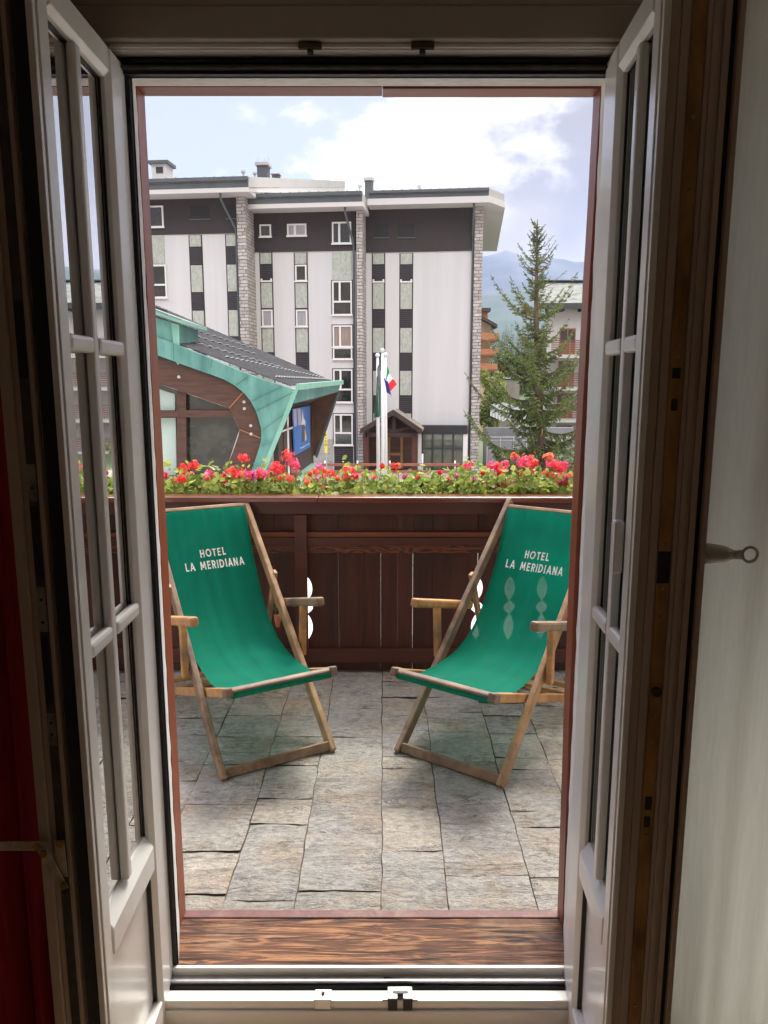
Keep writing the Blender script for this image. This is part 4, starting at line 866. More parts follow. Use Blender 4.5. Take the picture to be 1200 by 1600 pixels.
def recess(px0, py0, px1, py1, off):
    u0,u1,z0,z1 = rect(px0,py0,px1,py1,off+.06); b = MB(); b.box(u0,u1,-off-.085,-off-.063,z0,z1); b.build('shutter', M['bandshut'], apt, local=True)
    b = MB(); b.box(u0-.05,u1+.05,-off-.12,-off-.0625,z0-.06,z0-.003); b.build('window_sill', M['fascia'], apt, local=True)
recess(297,321.5,327,342,OA); recess(354,321,371,341,OA)
# B columns
column(408, 425.5, [('p',394.5,413),('o',413.5,440),('p',441.5,482),('c',484,511),('p',512,551),('s',552,579),('p',580,622)], OB)
column(461.5, 480, [('p',394.5,413),('w',414,440),('p',441.5,482),('c',484,511),('p',512,551),('s',552,578),('p',579,622)], OB)
u0,u1,z0,z1 = rect(519.5, 392.5, 549.5, 438, OB); b = MB(); b.box(u0,u1,-OB-.045,-OB-.003,z0,z1-.02); b.build('facade_panel', M['panel'], apt, local=True)
u0,u1,_,_ = rect(520,500,550.5,520,OB)
for y0,y1,k in ((439,493,'D'),(508.5,562,'B'),(577,629.5,'D'),(647,696,'D')):
    z0 = fp(535,y1,OB)[1]; z1 = fp(535,y0,OB)[1]; b = MB(); b.box(u0-.07,u1+.05,-OB-.012,-OB-.003,z0-.05,z1+.06); b.build('window_reveal', M['reveal'], apt, local=True)
    if k == 'B':
        w = window(u0,u1,z0+(z1-z0)*.36,z1,OB,'B'); w2 = window(u0,u1,z0,z0+(z1-z0)*.36-.01,OB,'w')
        b = MB(); um = u0+(u1-u0)*.38; b.box(um-.055,um+.055,-OB-.09,-OB-.042,z0+(z1-z0)*.36+.08,z1-.08); b.build('mullion', M['wframe'], w, local=True)
    else: window(u0,u1,z0,z1,OB,k)
z0 = fp(535,740,OB)[1]; z1 = fp(535,697,OB)[1]; b = MB(); b.box(u0,u1,-OB-.03,-OB-.003,GZ,z1); b.build('cellar_door', M['shutter'], apt, local=True)
for (a,c,d,e,k) in ((406,351,424,371,'w'),(449,350,479,369.5,'C'),(519,347,549,381.5,'W')):
    u0,u1,z0,z1 = rect(a,c,d,e,OB+.06); w = window(u0,u1,z0,z1,OB+.06,k)
    if k == 'C': b = MB(); um = u0+(u1-u0)*.40; b.box(um-.06,um+.06,-OB-.15,-OB-.105,z0+.086,z1-.086); b.build('mullion', M['wframe'], w, local=True)
u0,u1,z0,z1 = rect(424,349,449,371,OB+.06); b = MB(); b.box(u0-.0,u1,-OB-.075,-OB-.061,z0,z1); b.build('cladding_panel', M['shutter'], apt, local=True)
# C columns
rC = lambda last: [('p',395.5,413.5),('o',414,441),('p',442,483.5),('s',484,511),('p',512,551.5),('s',552.5,578),('p',579,618),('s',618.5,645),('p',645.5,668)]
column(582.5, 600.5, rC(0), OC); column(625.5, 644, rC(0), OC)
recess(585,350.5,607,371,OC); recess(622,350.5,648,371,OC)
# stone base, downpipes
b = MB(); z1 = fp(500,686,OB)[1]; b.box(uB0-2, fp(521,690,OB)[0]-.05, -OB-.05, -OB-.002, GZ, z1); b.build('stone_base', M['ashlar'], apt, local=True)
def pipe(px, off, zt, lean):
    u = fp(px, 500, off+.12)[0]; b = MB(); b.tube([(u-lean,-off-1.1,zt-.05),(u-lean,-off-1.05,zt-.55),(u-.05,-off-.2,zt-1.9),(u,-off-.14,zt-2.3),(u,-off-.14,GZ)], .065, 8); b.build('downpipe', M['fascia'], apt, local=True, smooth=True)
pipe(373.5, OA, EA[1], .55); pipe(553.5, OB, EB[1], .35); pipe(737, OC, EC[1], .0)
# roof furniture
def chim(px0, py0, px1, py1, y, capm, name='chimney', box=False):
    # stands on the roof at local depth y
    off = -y; u0,u1,z0,z1 = rect(px0,py0,px1,py1,off); w = (u1-u0)
    b = MB(); b.box(u0+w*.12,u1-w*.12,y,y+w*.8,z0-2,z1-(z1-z0)*.22); c = b.build(name, M['fascia'] if not box else M['soffit'], apt, local=True)
    b = MB(); b.box(u0,u1,y-w*.12,y+w*.95,z1-(z1-z0)*.22,z1-(z1-z0)*.02); b.build('cap', M['fasciaend'] if not box else M['fascia'], c, local=True)
    return c, u0, u1, z0, z1
c, u0, u1, z0, z1 = chim(233,250.5,264,276,0,0,'roof_dormer',True)
b = MB(); b.box(u0+(u1-u0)*.35,u1-(u1-u0)*.3,-.03,-.003,z0+.2,z0+(z1-z0)*.6); b.build('vent_window', M['pane'], c, local=True)
chim(399,253,420,277,4,0); chim(423,270.5,437,279,7,0); chim(568,277,584,299,3,0)
b = MB()
for px, py, y in ((380,267,2),(398,269.5,3),(562,289.5,1),(655,290,1)):
    u,z = fp(px,py,-y); b.tube([(u,y,z-.9),(u,y,z-.12)], .05, 6); b.tube([(u,y,z-.12),(u,y,z)], .14, 8)
u,z = fp(412,246,-4); 
for du in (-.45,.0,.28): b.tube([(u+du,4.2,z-.6),(u+du,4.2,z+.1)], .015, 4)
b.tube([(u-.5,4.2,z-.05),(u+.4,4.2,z-.05)], .012, 4)
b.build('roof_vents', M['fasciaend'], apt, local=True)

# porch and lobby glazing
pc = empty('entrance_porch', (0, D0, 0), -YAW, 'dark timber entrance porch with a small slate gable at the foot of the white block', 'porch')
PO = 2.6
M['dkwood'] = mat('dark_timber', (.030,.018,.013), .6, (.05,.03,.022), 5); M['slate'] = mat('stone_slates', (.20,.17,.14), .8, (.36,.31,.26), 4, (1,1,1), bump=.6, bscale=5, bdist=.05)
M['honey'] = mat('honey_door_frame', (.34,.20,.08), .5); M['lobby'] = mat('lobby_wood', (.05,.022,.012), .35, (.10,.045,.022), 2, (.3,1,6))
uL,zE = fp(563,671,PO+.4); uR,_ = fp(659.5,668,PO+.4); uM,zR = fp(614.5,641.5,PO+.4); 
b = MB()
for (a, c) in ((uL,uM),(uR,uM)):
    b.prism([(a,-PO-.4,zE-.12),(c,-PO-.4,zR-.12),(c,-PO-.4,zR+.02),(a,-PO-.4,zE+.02)], (0,PO+.38,0))
o = b.build('roof', M['slate'], pc, local=True)
b = MB()
for (a, c) in ((uL,uM),(uR,uM)):
    b.prism([(a,-PO-.46,zE-.28),(c,-PO-.46,zR-.26),(c,-PO-.46,zR+.06),(a,-PO-.46,zE+.05)], (0,.055,0))
b.build('barge_board', M['dkwood'], o, local=True)
b = MB(); zB = fp(600,679,PO)[1]; b.box(uL+.35,uR-.35,-PO+.05,-PO+.3,zB-.15,zB+.12); b.box(uM-.12,uM+.12,-PO+.06,-PO+.2,zB+.12,zR-.3); b.prism([(uL+.4,-.6,zB),(uR-.4,-.6,zB),(uM,-.6,zR-.2)],(0,.05,0)); b.bar((uM,-PO+.1,zB+.2),(uM+1.3,-PO+.1,zR-.95),.12,.12); b.bar((uM,-PO+.1,zB+.2),(uM-1.3,-PO+.1,zR-.95),.12,.12); b.build('truss', M['dkwood'], pc, local=True)
for px in (572, 647.5): 
    u = fp(px,700,PO)[0]; b = MB(); b.box(u-.15,u+.15,-PO+.05,-PO+.3,GZ,zB-.15); b.build('post', mat('porch_post', (.085,.028,.02), .6), pc, local=True)
u0,u1,z0,z1 = rect(575,680,645,727,1.0); b = MB(); b.box(u0,u1,-.62,-.55,GZ,z1+.25); b.build('back_wall', M['lobby'], pc, local=True)
b = MB()
ud = [fp(p,700,1.0)[0] for p in (591,607,627,644)]; zm = fp(600,710,1.0)[1]; zt_ = z1-.02
for u in ud[1:3]: b.box(u-.08,u+.08,-.72,-.63,GZ+.05,zt_)
b.box(ud[1]-.6,ud[2]+.08,-.725,-.66,zm-.08,zm+.08); b.box(ud[1]-1.2,ud[2]+.9,-.725,-.66,zt_-.05,zt_+.09); b.build('door_frame', M['honey'], pc, local=True)
lb = empty('lobby_bay', (0, D0, 0), -YAW, 'dark framed ground floor lobby window bay between the porch and the right stone pier', 'window bay')
u0,u1,z0,z1 = rect(659,665,730,678,.8); b = MB(); b.box(u0,u1+.02,-.8,-.004,z0,z1); b.build('fascia', mat('bay_fascia', (.022,.022,.024), .5), lb, local=True)
zg = z0; u0,u1,z0,z1 = rect(659.5,679,724,727,.7); b = MB(); b.box(u0+.02,u1-.02,-.62,-.58,GZ+.02,zg-.03)
M['mirror'] = mat('lobby_glass', (.05,.065,.05), .06, (.10,.13,.08), 1.5, spec=1.0); b.build('pane', M['mirror'], lb, local=True)
b = MB()
for k in range(5): u = u0+(u1-u0)*k/4; b.box(u-.05,u+.05,-.70,-.625,GZ,zg-.002)
b.box(u0,u1,-.695,-.63,z0+1.0,z0+1.08); b.build('frame', mat('bay_frame', (.03,.03,.032), .5), lb, local=True)
b = MB(); uu = fp(727,700,.7)[0]; b.box(uu-.14,uu+.14,-.72,-.02,GZ,zg-.002); uu = fp(656,700,.7)[0]; b.box(uu-.12,uu+.10,-.72,-.02,GZ,zg-.002); b.build('side_panel', M['wframe'], lb, local=True)

# ------------------------------------------------------------------ copper-clad pavilion
PY = 21.0
def pv(px, py, dy=0): return at(px, py, PY+dy)
pav = empty('pavilion', (-6.5, PY+3, GZ), 0, 'angular timber pavilion with green copper cladding, curved dark glulam arch and tiled roof', 'building')
def copper(name, c1, c2, c3):
    return mat(name, c1, .55, c2, 1.6, (2,1,.55), detail=8, col3=c3, bump=.1, bscale=3)
M['copper'] = copper('patinated_copper', (.065,.20,.175), (.125,.30,.255), (.05,.155,.15))
M['copperl'] = mat('pale_copper_edge', (.15,.34,.27), .55, (.20,.40,.32), 2)
M['glulam'] = mat('dark_glulam', (.045,.018,.011), .55, (.085,.036,.02), 3, (.6,1,5), detail=8, bump=.3, bscale=6, bstretch=(.4,1,8), bdist=.02)
M['glulamo'] = mat('orange_glulam', (.11,.045,.018), .55, (.055,.022,.012), 2, (1,1,1))
top = [(140,492),(243,530),(283,543),(340,562),(400,587),(462,609)]
tout = [(140,492-0),(200,517),(243,532),(290,550),(335,568),(380,586),(425,600),(462,609)]
# fascia: outer polyline vs arch polyline (front plane)
outer = [(120,484),(180,508),(243,526),(270,536),(300,548),(330,560),(360,573),(390,585),(415,594),(440,602),(462,609),(457,622),(450,640),(441,663),(432,685),(423,707),(413,732),(404,757),(393,785)]
inner = [(120,513),(180,533),(243,554),(270,564),(300,575),(326,584),(350,593),(366,602),(380,613),(391,626),(399,641),(404,655),(408,672),(408,685),(406,696),(402,709),(397,724),(389,745),(379,775)]
TH = Vector((0,.35,0))
b = MB(); A_ = [pv(*p) for p in outer]; B_ = [pv(*p) for p in inner]; b.strip(A_, B_, TH); b.build('copper_fascia', M['copper'], pav)
b = MB()
for i in (3,5,7,9,10,12,14,16,17):
    pa, pb_ = pv(*outer[i]), pv(*inner[i]); b.bar(pa+Vector((0,-.02,0)), pb_+Vector((0,-.02,0)), .03, .025, up=(0,1,0))
b.build('standing_seam', M['copper'], pav)
# edge trims
b = MB()
TA = [pv(*p)+Vector((-.06,-.04,0)) for p in outer[10:]]; b.strip(TA, [p+Vector((.13,0,.0)) for p in TA], (0,.09,0))
b.build('corner_trim', M['copperl'], pav)
inner2 = [(120,560),(180,580),(243,598),(270,607),(290,614),(310,621),(330,628),(345,633),(358,638),(363,647),(367,656),(371,664),(374,671),(373,679),(370,688),(366,700),(361,713),(353,733),(342,762)]
inn = [(p[0], p[1]) for p in inner]
b = MB(); b.strip([pv(p[0]-.5,p[1]+.8,.12) for p in inn], [pv(*p,.12) for p in inner2], (0,.24,0)); gl = b.build('glulam_arch', M['glulam'], pav)
b = MB()
for a, c in ((8,8),(13,12)): b.bar(pv(*inn[a],.10), pv(*inner2[c],.10), .03, .03, up=(0,1,0))
b.build('joint', mat('joint_line', (.30,.12,.05), .6), gl)
b = MB()
for px, py in ((278.5,567),(279.7,589),(381.5,628),(382,638.5),(392,665),(392.5,678)):
    q = pv(px,py,.115); b.tube([q, q+Vector((0,-.04,0))], .042, 12)
b.build('bolt', M['fasciaend'], gl)
# glazing bars and glass behind the arch
b = MB(); y = .22
def hb(p, q, w): b.bar(pv(*p,y), pv(*q,y), w, .14, up=(0,1,0))
b.prism([pv(277,600,y),pv(290,604,y),pv(292,770,y),pv(275,770,y)], (0,.16,0)); b.prism([pv(120,641,y-.02),(pv(279,642,y-.02)),pv(279,652,y-.02),pv(120,652,y-.02)], (0,.2,0)); b.prism([pv(289.5,641,y-.02),pv(364,641,y-.02),pv(370,652,y-.02),pv(289.5,652,y-.02)], (0,.2,0))
b.build('mullion', M['glulam'], pav)
b = MB(); b.prism([pv(100,560,.45),pv(243,598,.45),pv(358,638,.45),pv(374,671,.45),pv(335,790,.45),pv(100,790,.45)], (0,.02,0)); b.build('glazing', mat('pavilion_glass', (.02,.024,.02), .03, (.06,.065,.055), .6, (1,1,1.4), spec=1.0, contrast=(.45,.6)), pav)  # grey blotches in the glass colour stand in for reflections
b = MB(); b.prism([pv(100,590,.41),pv(247,607,.41),pv(273.5,616,.41),pv(273.5,641,.41),pv(100,641,.41)], (0,.03,0)); b.prism([pv(100,653,.41),pv(274.5,653,.41),pv(276,744,.41),pv(100,744,.41)], (0,.03,0)); b.build('roller_blind', mat('pale_blind', (.36,.47,.42), .5, (.40,.50,.46), 1.5), pav)
b = MB(); b.prism([pv(100,744,.1),pv(345,744,.1),pv(340,756,.1),pv(100,756,.1)], (0,.5,0)); b.build('sill', M['fascia'], pav)
# roof box at the ridge
b = MB(); b.prism([pv(120,455,.1),pv(279,507,.1),pv(279,541,.1),pv(243,527,.1),pv(120,485,.1)], (0,2.2,0)); b.build('roof_box', M['copper'], pav)
b = MB(); b.prism([pv(120,440,-.15),pv(286,500,-.15),pv(286,506,-.15),pv(120,449,-.15)], (0,2.8,0)); b.build('roof_box_cap', M['copperl'], pav)
b = MB(); b.prism([pv(120,439.5,-.17),pv(284,499,-.17),pv(284,500,-.17),pv(120,440.8,-.17)], (0,2.9,0)); b.build('roof_box_edge', M['fascia'], pav)
b = MB()
for k in range(4): b.prism([pv(200,477+k*5.2-14,.09),pv(262,494+k*4.6-8,.09),pv(262,496+k*4.6-8,.09),pv(200,480+k*5.2-14,.09)], (0,-.03,0))
b.build('louvre', M['rubber'], pav)
b = MB(); b.prism([pv(267,504,.04),pv(279.5,507,.04),pv(280,541,.04),pv(271,537,.04)], (0,.05,0)); b.build('corner_flashing', M['copperl'], pav)
# tiled roof (warped surface) with rolls running down the slope
q00 = pv(243,525,.2); q10 = pv(455,604.5,.2); q01 = at(243,478,PY+9.5); q11 = at(520,597,PY+9.5)
def rs_(u, v): return q00.lerp(q10,u).lerp(q01.lerp(q11,u), v)
b = MB(); nr_ = 260
def rf2(u, v):
    p = rs_(u, v); f = 0
    return p+Vector((0,0,.05*abs(math.sin(math.pi*(v*34)))**.7+.015*((u*30) % 1)))
b.grid(rf2, 120, nr_); b.build('tile_roof', mat('dark_roof_tiles', (.024,.025,.028), .9, (.045,.045,.05), 5, spec=.1), pav)
b = MB()
M['snowg'] = mat('snow_guard_metal', (.20,.20,.20), .7, (.26,.26,.26), 5, spec=.2)
for (pa, pb_) in (((279,511),(395,546)),((281,521),(402,557)),((283,533),(440,578)),((352,561),(500,591)),((430,593),(512,596))):
    # ridge-parallel snow guards: lay on surface
    def onroof(px, py):
        d = ray(px, py); best = None
        for i in range(60):
            for j in range(60):
                q = rs_(i/59, j/59); t = (q-Vector((0,0,EYE))); t = t*(1/t.y); e = (t.x-d.x/d.y)**2+(t.z-d.z/d.y)**2
                if best is None or e < best[0]: best = (e, q)
        return best[1]
    a, c = onroof(*pa), onroof(*pb_)
    n = max(6, int((c-a).length/.16)); b = MB()
    b.tube([a.lerp(c, i/n)+Vector((0,0,.06+.035*(i % 2))) for i in range(n+1)], [.014+.012*(i % 2) for i in range(n+1)], 6); b.build('snow_guard', M['snowg'], pav)
# gable side: fascia, recess, far wing
FC = pv(462,609); FB = pv(461,630); far = 8.0
RC = at(532,600.5,PY+far); RB = at(528,612.5,PY+far)
b = MB(); b.prism([FC, RC, RB, FB], (-.2,.03,0)); b.build('side_fascia', M['copper'], pav)
b = MB(); b.prism([FC+Vector((0,0,.16)), RC+Vector((0,0,.16)), RC, FC], (.12,-.03,0)); b.build('side_gutter', M['copperl'], pav)
b = MB(); b.prism([FB+Vector((0,.2,.05)), RB+Vector((0,-.1,.05)), at(488,628,PY+far), at(440,640,PY+1.4)+Vector((0,0,.28))], (0,0,.06)); b.build('side_soffit', M['dkwood'], pav)
wt0, wt1 = at(529,610,PY+far), at(480,618,PY+far); wb0, wb1 = at(492,712,PY+far), at(484,712,PY+far)
b = MB(); b.prism([wt0, wt1, wb1, wb0], (0,.3,0)); b.build('far_wing', M['glulamo'], pav)
b = MB(); b.prism([at(530,612,PY+far-.05), at(526,616,PY+far-.05), at(492,712,PY+far-.05), at(495,716,PY+far-.05)], (0,.4,0)); b.build('far_wing_edge', M['fascia'], pav)
# recessed side wall with poster
s0, s1 = at(440,640,PY+1.4), at(488,640,PY+far-.1)
def sw(t, z, o=0): p = s0.lerp(s1, t); return Vector((p.x+o, p.y, z))
zt2, zb2 = s0.z+.22, s0.z-2.3
b = MB(); b.prism([sw(-.1,zb2),sw(1,zb2),sw(1,zt2),sw(-.1,zt2)], (-.15,0,0)); b.build('side_wall', M['dkwood'], pav)
b = MB(); b.prism([sw(-.15,zb2-.2,.0),sw(1,zb2-.2,.0),sw(1,GZ,.0),sw(-.15,GZ,.0)], (-.3,0,0)); b.build('plinth', mat('cream_render', (.50,.46,.36), .9), pav)
b = MB(); b.prism([sw(-.15,zb2-.2,.25),sw(1.02,zb2-.2,.25),sw(1.02,zb2+.0,.0),sw(-.15,zb2+.0,.0)], (0,0,.06)); b.build('plinth_flashing', M['copperl'], pav)
for t in (.02,.12,.2,.95):
    b = MB(); b.prism([sw(t,zb2,.03),sw(t+.035,zb2,.03),sw(t+.035,zt2-.2,.03),sw(t,zt2-.2,.03)], (-.02,0,0)); b.build('side_batten', M['glulamo'] if t != .12 else M['wframe'], pav)
b = MB(); b.prism([sw(-.1,at(440,700,PY+1.4).z+.5,.06)]*1+[sw(.45,at(440,700,PY+1.4).z+.5,.06),sw(.45,at(440,700,PY+1.4).z+.56,.06),sw(-.1,at(440,700,PY+1.4).z+.56,.06)], (.03,0,0)); b.build('hand_bar', M['soffit'], pav)
# poster
def onwall(px, py, o=.12):
    d = ray(px, py); e = s1-s0; # solve X,Y on vertical plane through s0,s1 shifted by o
    a, c = e.x, e.y; k = ((s0.x+o)*c-s0.y*a)/(d.x*c-d.y*a); return Vector((d.x*k, d.y*k, EYE+d.z*k))
pp = [onwall(461,712), onwall(484.5,698.5), onwall(484.5,634), onwall(458,639)]
pos = empty('advert_banner', tuple(pp[0]), 0, 'tall blue advertising banner with a pointed peak on the side wall of the pavilion', 'banner')
def pq(u, v): return pp[0].lerp(pp[1],u).lerp(pp[3].lerp(pp[2],u), v)
nv_ = (pp[1]-pp[0]).cross(Vector((0,0,1))).normalized(); 
if nv_.y > 0: nv_ = -nv_
b = MB(); b.prism([pq(0,0),pq(1,0),pq(1,1),pq(0,1)], -nv_*.04); b.build('backing', mat('banner_blue', (.03,.12,.42), .35, (.05,.20,.55), .8), pos)
def lay(pts, m, k, nm):
    b = MB(); b.prism([pq(*p)+nv_*(.003*k) for p in pts], nv_*.002); b.build(nm, m, pos)
lay([(0,.62),(.16,.62),(.16,.99),(0,.99)], mat('banner_lilac', (.45,.38,.52), .4), 1, 'pale_stripe'); lay([(.25,.62),(.42,.62),(.38,.99),(.22,.99)], mat('banner_lilac', (.45,.40,.55), .4), 1, 'pale_stripe')
lay([(.43,.62),(.5,.95),(.56,.75),(.68,.66),(.66,.55),(.5,.6)], M['wframe'], 1, 'snow_peak'); lay([(.42,.22),(.46,.6),(.6,.6),(.68,.45),(.72,.22)], mat('banner_dark', (.07,.055,.05), .5), 1, 'rock'); lay([(.62,.2),(.62,.52),(.70,.40),(.76,.22)], mat('banner_tan', (.5,.38,.3), .5), 2, 'rock_light')
cu_ = bpy.data.curves.new('t','FONT'); cu_.body = 'Buongiorno Alpi'; cu_.size = .30; cu_.offset = .008; to = bpy.data.objects.new('t', cu_); COL.objects.link(to); bpy.context.view_layer.update()
me = bpy.data.meshes.new_from_object(to.evaluated_get(bpy.context.evaluated_depsgraph_get())); bpy.data.objects.remove(to)
wmax = max(v.co.x for v in me.vertices); 
for v in me.vertices: q = pq(.30+.62*v.co.x/wmax, .085+.16*v.co.y/.3*.33)+nv_*.012; v.co = q-Vector(pos.location)
me.materials.append(M['wframe']); o = bpy.data.objects.new('lettering', me); COL.objects.link(o); o.parent = pos
# yellow sign
q = at(509,684,34.0); sg = empty('yellow_sign', (q.x, 34.0, GZ), 0, 'narrow tall yellow sign on a thin post right of the pavilion', 'sign')
z0 = at(509,708,34).z; z1 = at(509,674,34).z; b = MB(); b.box(q.x-.065,q.x+.065,34,34.03,z0,z1); b.build('plate', mat('sign_yellow', (.85,.72,.10), .5), sg, bevel=.01)
b = MB(); b.tube([(q.x+.02,34.06,GZ),(q.x+.02,34.06,z1-.05)], .025, 8); b.build('post', M['alu'], sg)
for i, ch in enumerate('BIVO'):
    cu_ = bpy.data.curves.new('t','FONT'); cu_.body = ch; cu_.size = .13; cu_.align_x = 'CENTER'; cu_.offset = .004; to = bpy.data.objects.new('t', cu_); COL.objects.link(to); bpy.context.view_layer.update()
    me = bpy.data.meshes.new_from_object(to.evaluated_get(bpy.context.evaluated_depsgraph_get())); bpy.data.objects.remove(to)
    for v in me.vertices: v.co = Vector((q.x+v.co.x, 33.994, z1-.2-i*.15+v.co.y))-Vector(sg.location)
    me.materials.append(M['rubber']); o = bpy.data.objects.new('letter', me); COL.objects.link(o); o.parent = sg

# ------------------------------------------------------------------ street level
def plane_obj(name, x0, x1, y0, y1, z, m, n=1):
    b = MB(); b.grid(lambda u, v: Vector((x0+(x1-x0)*u, y0+(y1-y0)*v, z)), n, n); return tag(b.build(name, m), kind='structure')
plane_obj('ground', -6000, 6000, 4.9, 6000, GZ-.35, mat('valley_ground', (.05,.075,.03), .95, (.08,.10,.045), .02), 4)
plane_obj('street', -60, 60, 5.2, 46, GZ-.02, mat('street_paving', (.23,.22,.21), .9, (.29,.28,.27), .5, bump=.3, bscale=8))
plane_obj('forecourt', -60, 60, 5.3, 24, GZ-.016, mat('forecourt_paving', (.48,.46,.43), .9, (.55,.53,.50), 1.5))
plane_obj('footpath', -20, 8, 36, 44, GZ-.012, mat('porphyry_path', (.30,.20,.17), .85, (.36,.26,.22), 3))
# pavement guard rail
gr_ = empty('guard_rail', (0, 38, GZ), 0, 'guard rail with two red brown bars on grey posts before the white block', 'railing')
FY = 38.0; zr = at(600,726,FY).z; zl = at(600,737,FY).z
M['barred'] = mat('red_brown_bar', (.26,.09,.05), .6, (.33,.13,.08), 4)
for z in (zr, zl):
    b = MB(); b.box(at(490,726,FY).x, at(718,726,FY).x, FY-.05, FY-.01, z-.07, z+.07); b.build('bar', M['barred'], gr_, bevel=.01)
for px in (507.5,558.5,609,660,711):
    x = at(px,726,FY).x; b = MB(); b.tube([(x,FY+.05,GZ),(x,FY+.05,zr+(.55 if px == 660 else .2))], .05, 8); b.build('post', M['alu'], gr_, smooth=True)
# flagpoles and flags
def fpole(px, py, Y, label, ang=0):
    t = at(px, py, Y); o = empty('flagpole', (t.x, Y, GZ), 0, label, 'flagpole', 'flagpoles in front of the white block')
    b = MB(); bx_ = at(px+ang, 740, Y).x; b.tube([(bx_,Y,GZ),(bx_*.5+t.x*.5,Y,(GZ+t.z)/2),(t.x,Y,t.z-.12)], [.080,.072,.052], 12); b.build('pole', mat('white_pole', (.66,.66,.66), .35), o, smooth=True)
    b = MB(); b.ball((t.x,Y,t.z-.03), .09, 12, 8); b.build('ball', bpy.data.materials['white_pole'], o, smooth=True)
    return t
tL = fpole(590,554,29.5,'left flagpole of three, carrying the dark green flag',1.5); tM = fpole(597.5,546.5,29.0,'middle and thickest white flagpole of three',.5); tR = fpole(602,553,30.5,'right flagpole of three, carrying the red white and green flag',1)
def flag(name, label, P, cols, stripes, m0=0):
    """P: function (u along fly, v down hoist) -> point"""
    b = MB(); nu, nv = 24, 24
    for i in range(nu):
        for j in range(nv):
            mi = stripes((i+.5)/nu, (j+.5)/nv); b.add([P(i/nu,j/nv),P((i+1)/nu,j/nv),P((i+1)/nu,(j+1)/nv),P(i/nu,(j+1)/nv)], [(0,1,2,3)], mi)
    o = b.build(name, cols, None, smooth=True); 
    bm_ = bmesh.new(); bm_.from_mesh(o.data); bmesh.ops.remove_doubles(bm_, verts=bm_.verts[:], dist=.0005); bm_.to_mesh(o.data); bm_.free(); return tag(o, label, 'flag')
def draped(c00, c10, c11, c01, Y, amp, k):
    q = [at(*p, Y) for p in (c00,c10,c11,c01)]
    def P(u, v):
        p = q[0].lerp(q[1],u).lerp(q[3].lerp(q[2],u), v); return p+Vector((amp*.4*math.sin(k*u*6.3+v*2), amp*math.sin(k*u*6.3+v*3+.5), 0))
    return P
fg = [cloth('flag_green', (.01,.22,.07), (.02,.28,.10), .35), cloth('flag_white', (.7,.7,.68), (.75,.75,.73), .35), cloth('flag_red', (.62,.02,.03), (.72,.04,.05), .35), cloth('flag_blue', (.03,.03,.18), (.05,.05,.25), .3), cloth('flag_dark_green', (.03,.09,.05), (.06,.15,.09), .3), cloth('flag_grey', (.08,.12,.11), (.16,.20,.19), .3)]
flag('flag', 'limp green white and red flag on the right flagpole', draped((602,569),(619,601),(610,613),(601.5,596),30.45,.08,1.4), fg[:3], lambda u, v: 0 if u+.25*(v-.5) < .30 else (1 if u+.25*(v-.5) < .58 else 2))
flag('flag', 'dark blue flag tip hanging below the red of the other flag', draped((599.5,590),(607,598),(612.5,619),(603,612),29.1,.05,1.5), [fg[3]], lambda u, v: 0)
flag('flag', 'dark green flag with a white upper part hanging limp on the left flagpole', draped((592,562),(588,600),(584,653),(597,650),29.45,.07,2.2), [fg[4],fg[1],fg[5]], lambda u, v: 1 if (u > .72 and v < .45) else (2 if v < .42 else 0))

# slatted bench/fence
bn = empty('slatted_fence', (at(745,735,27).x, 27, GZ), 0, 'low fence of red brown and pale vertical slats behind the geraniums', 'fence')
b = MB(); b2 = MB()
for i in range(26):
    px = 724+i*2.9; a = at(px,736,27); c_ = at(px,722 if i < 12 else 726,27); (b if i % 2 else b2).box(a.x-.03,a.x+.028,27,27.03,GZ,at(px,736,27).z); 
b.build('slats', M['barred'], bn); b2.build('slats', mat('pale_slat', (.45,.40,.34), .7), bn)
b = MB(); a = at(722,736,27); c_ = at(800,736,27); b.box(a.x,c_.x,26.96,26.995,a.z-.12,a.z-.04); b.box(a.x,c_.x,27.0,27.05,a.z+.002,a.z+.05); b.build('rail', M['alu'], bn)

# ------------------------------------------------------------------ white house on the right, chalet
wh = empty('white_house', (17, 62, GZ), 0, 'white plastered house with a slate roof and brown railed balconies behind the spruce', 'house')
HY = 62.0; M['wplaster'] = mat('white_house_plaster', (.52,.51,.50), .9, (.58,.57,.56), .5)
x0 = at(856,500,HY).x; x1 = 40
ze = at(880,482,HY).z
b = MB(); b.prism([(x0,HY,GZ-.4),(x1,HY,GZ-.4),(x1,HY+14,GZ-.4),(x0*(HY+14)/HY,HY+14,GZ-.4)], (0,0,ze+.7-GZ)); b.build('wall', M['wplaster'], wh)
def slatroof():
    m = mat('stone_slate_roof', (.12,.13,.12), .9, (.22,.23,.21), 1.2, (1,1,2.4), detail=8, spec=.1, bump=.8, bscale=1.6, bdist=.15, contrast=(.35,.6)); return m
M['slateroof'] = slatroof()
zr_ = at(880,445,HY+5).z; b = MB(); b.prism([(x0-.9,HY-1.0,ze),(x1,HY-1.0,ze),(x1,HY+5,zr_),((x0-.9)*(HY+5)/HY,HY+5,zr_)], (0,0,.25)); b.prism([(x0*(HY+13)/HY,HY+13,ze),(x1,HY+13,ze),(x1,HY+5.01,zr_),((x0-.9)*(HY+5)/HY,HY+5.01,zr_)], (0,0,.25)); rfx = b.build('roof', M['slateroof'], wh)
b = MB(); b.box(x0-1,x1,HY-1.08,HY-.94,ze-.12,ze+.32); b.bar(((x0-.9)*(HY+5)/HY,HY+4.8,zr_+.3),(x1,HY+4.8,zr_+.3),.4,.1); b.build('gutter', mat('dark_gutter', (.05,.055,.055), .5), rfx)
b = MB()
for i in range(9): x = x0+1+i*1.5; b.box(x-.1,x+.1,HY-.9,HY-.01,ze-.28,ze-.02)
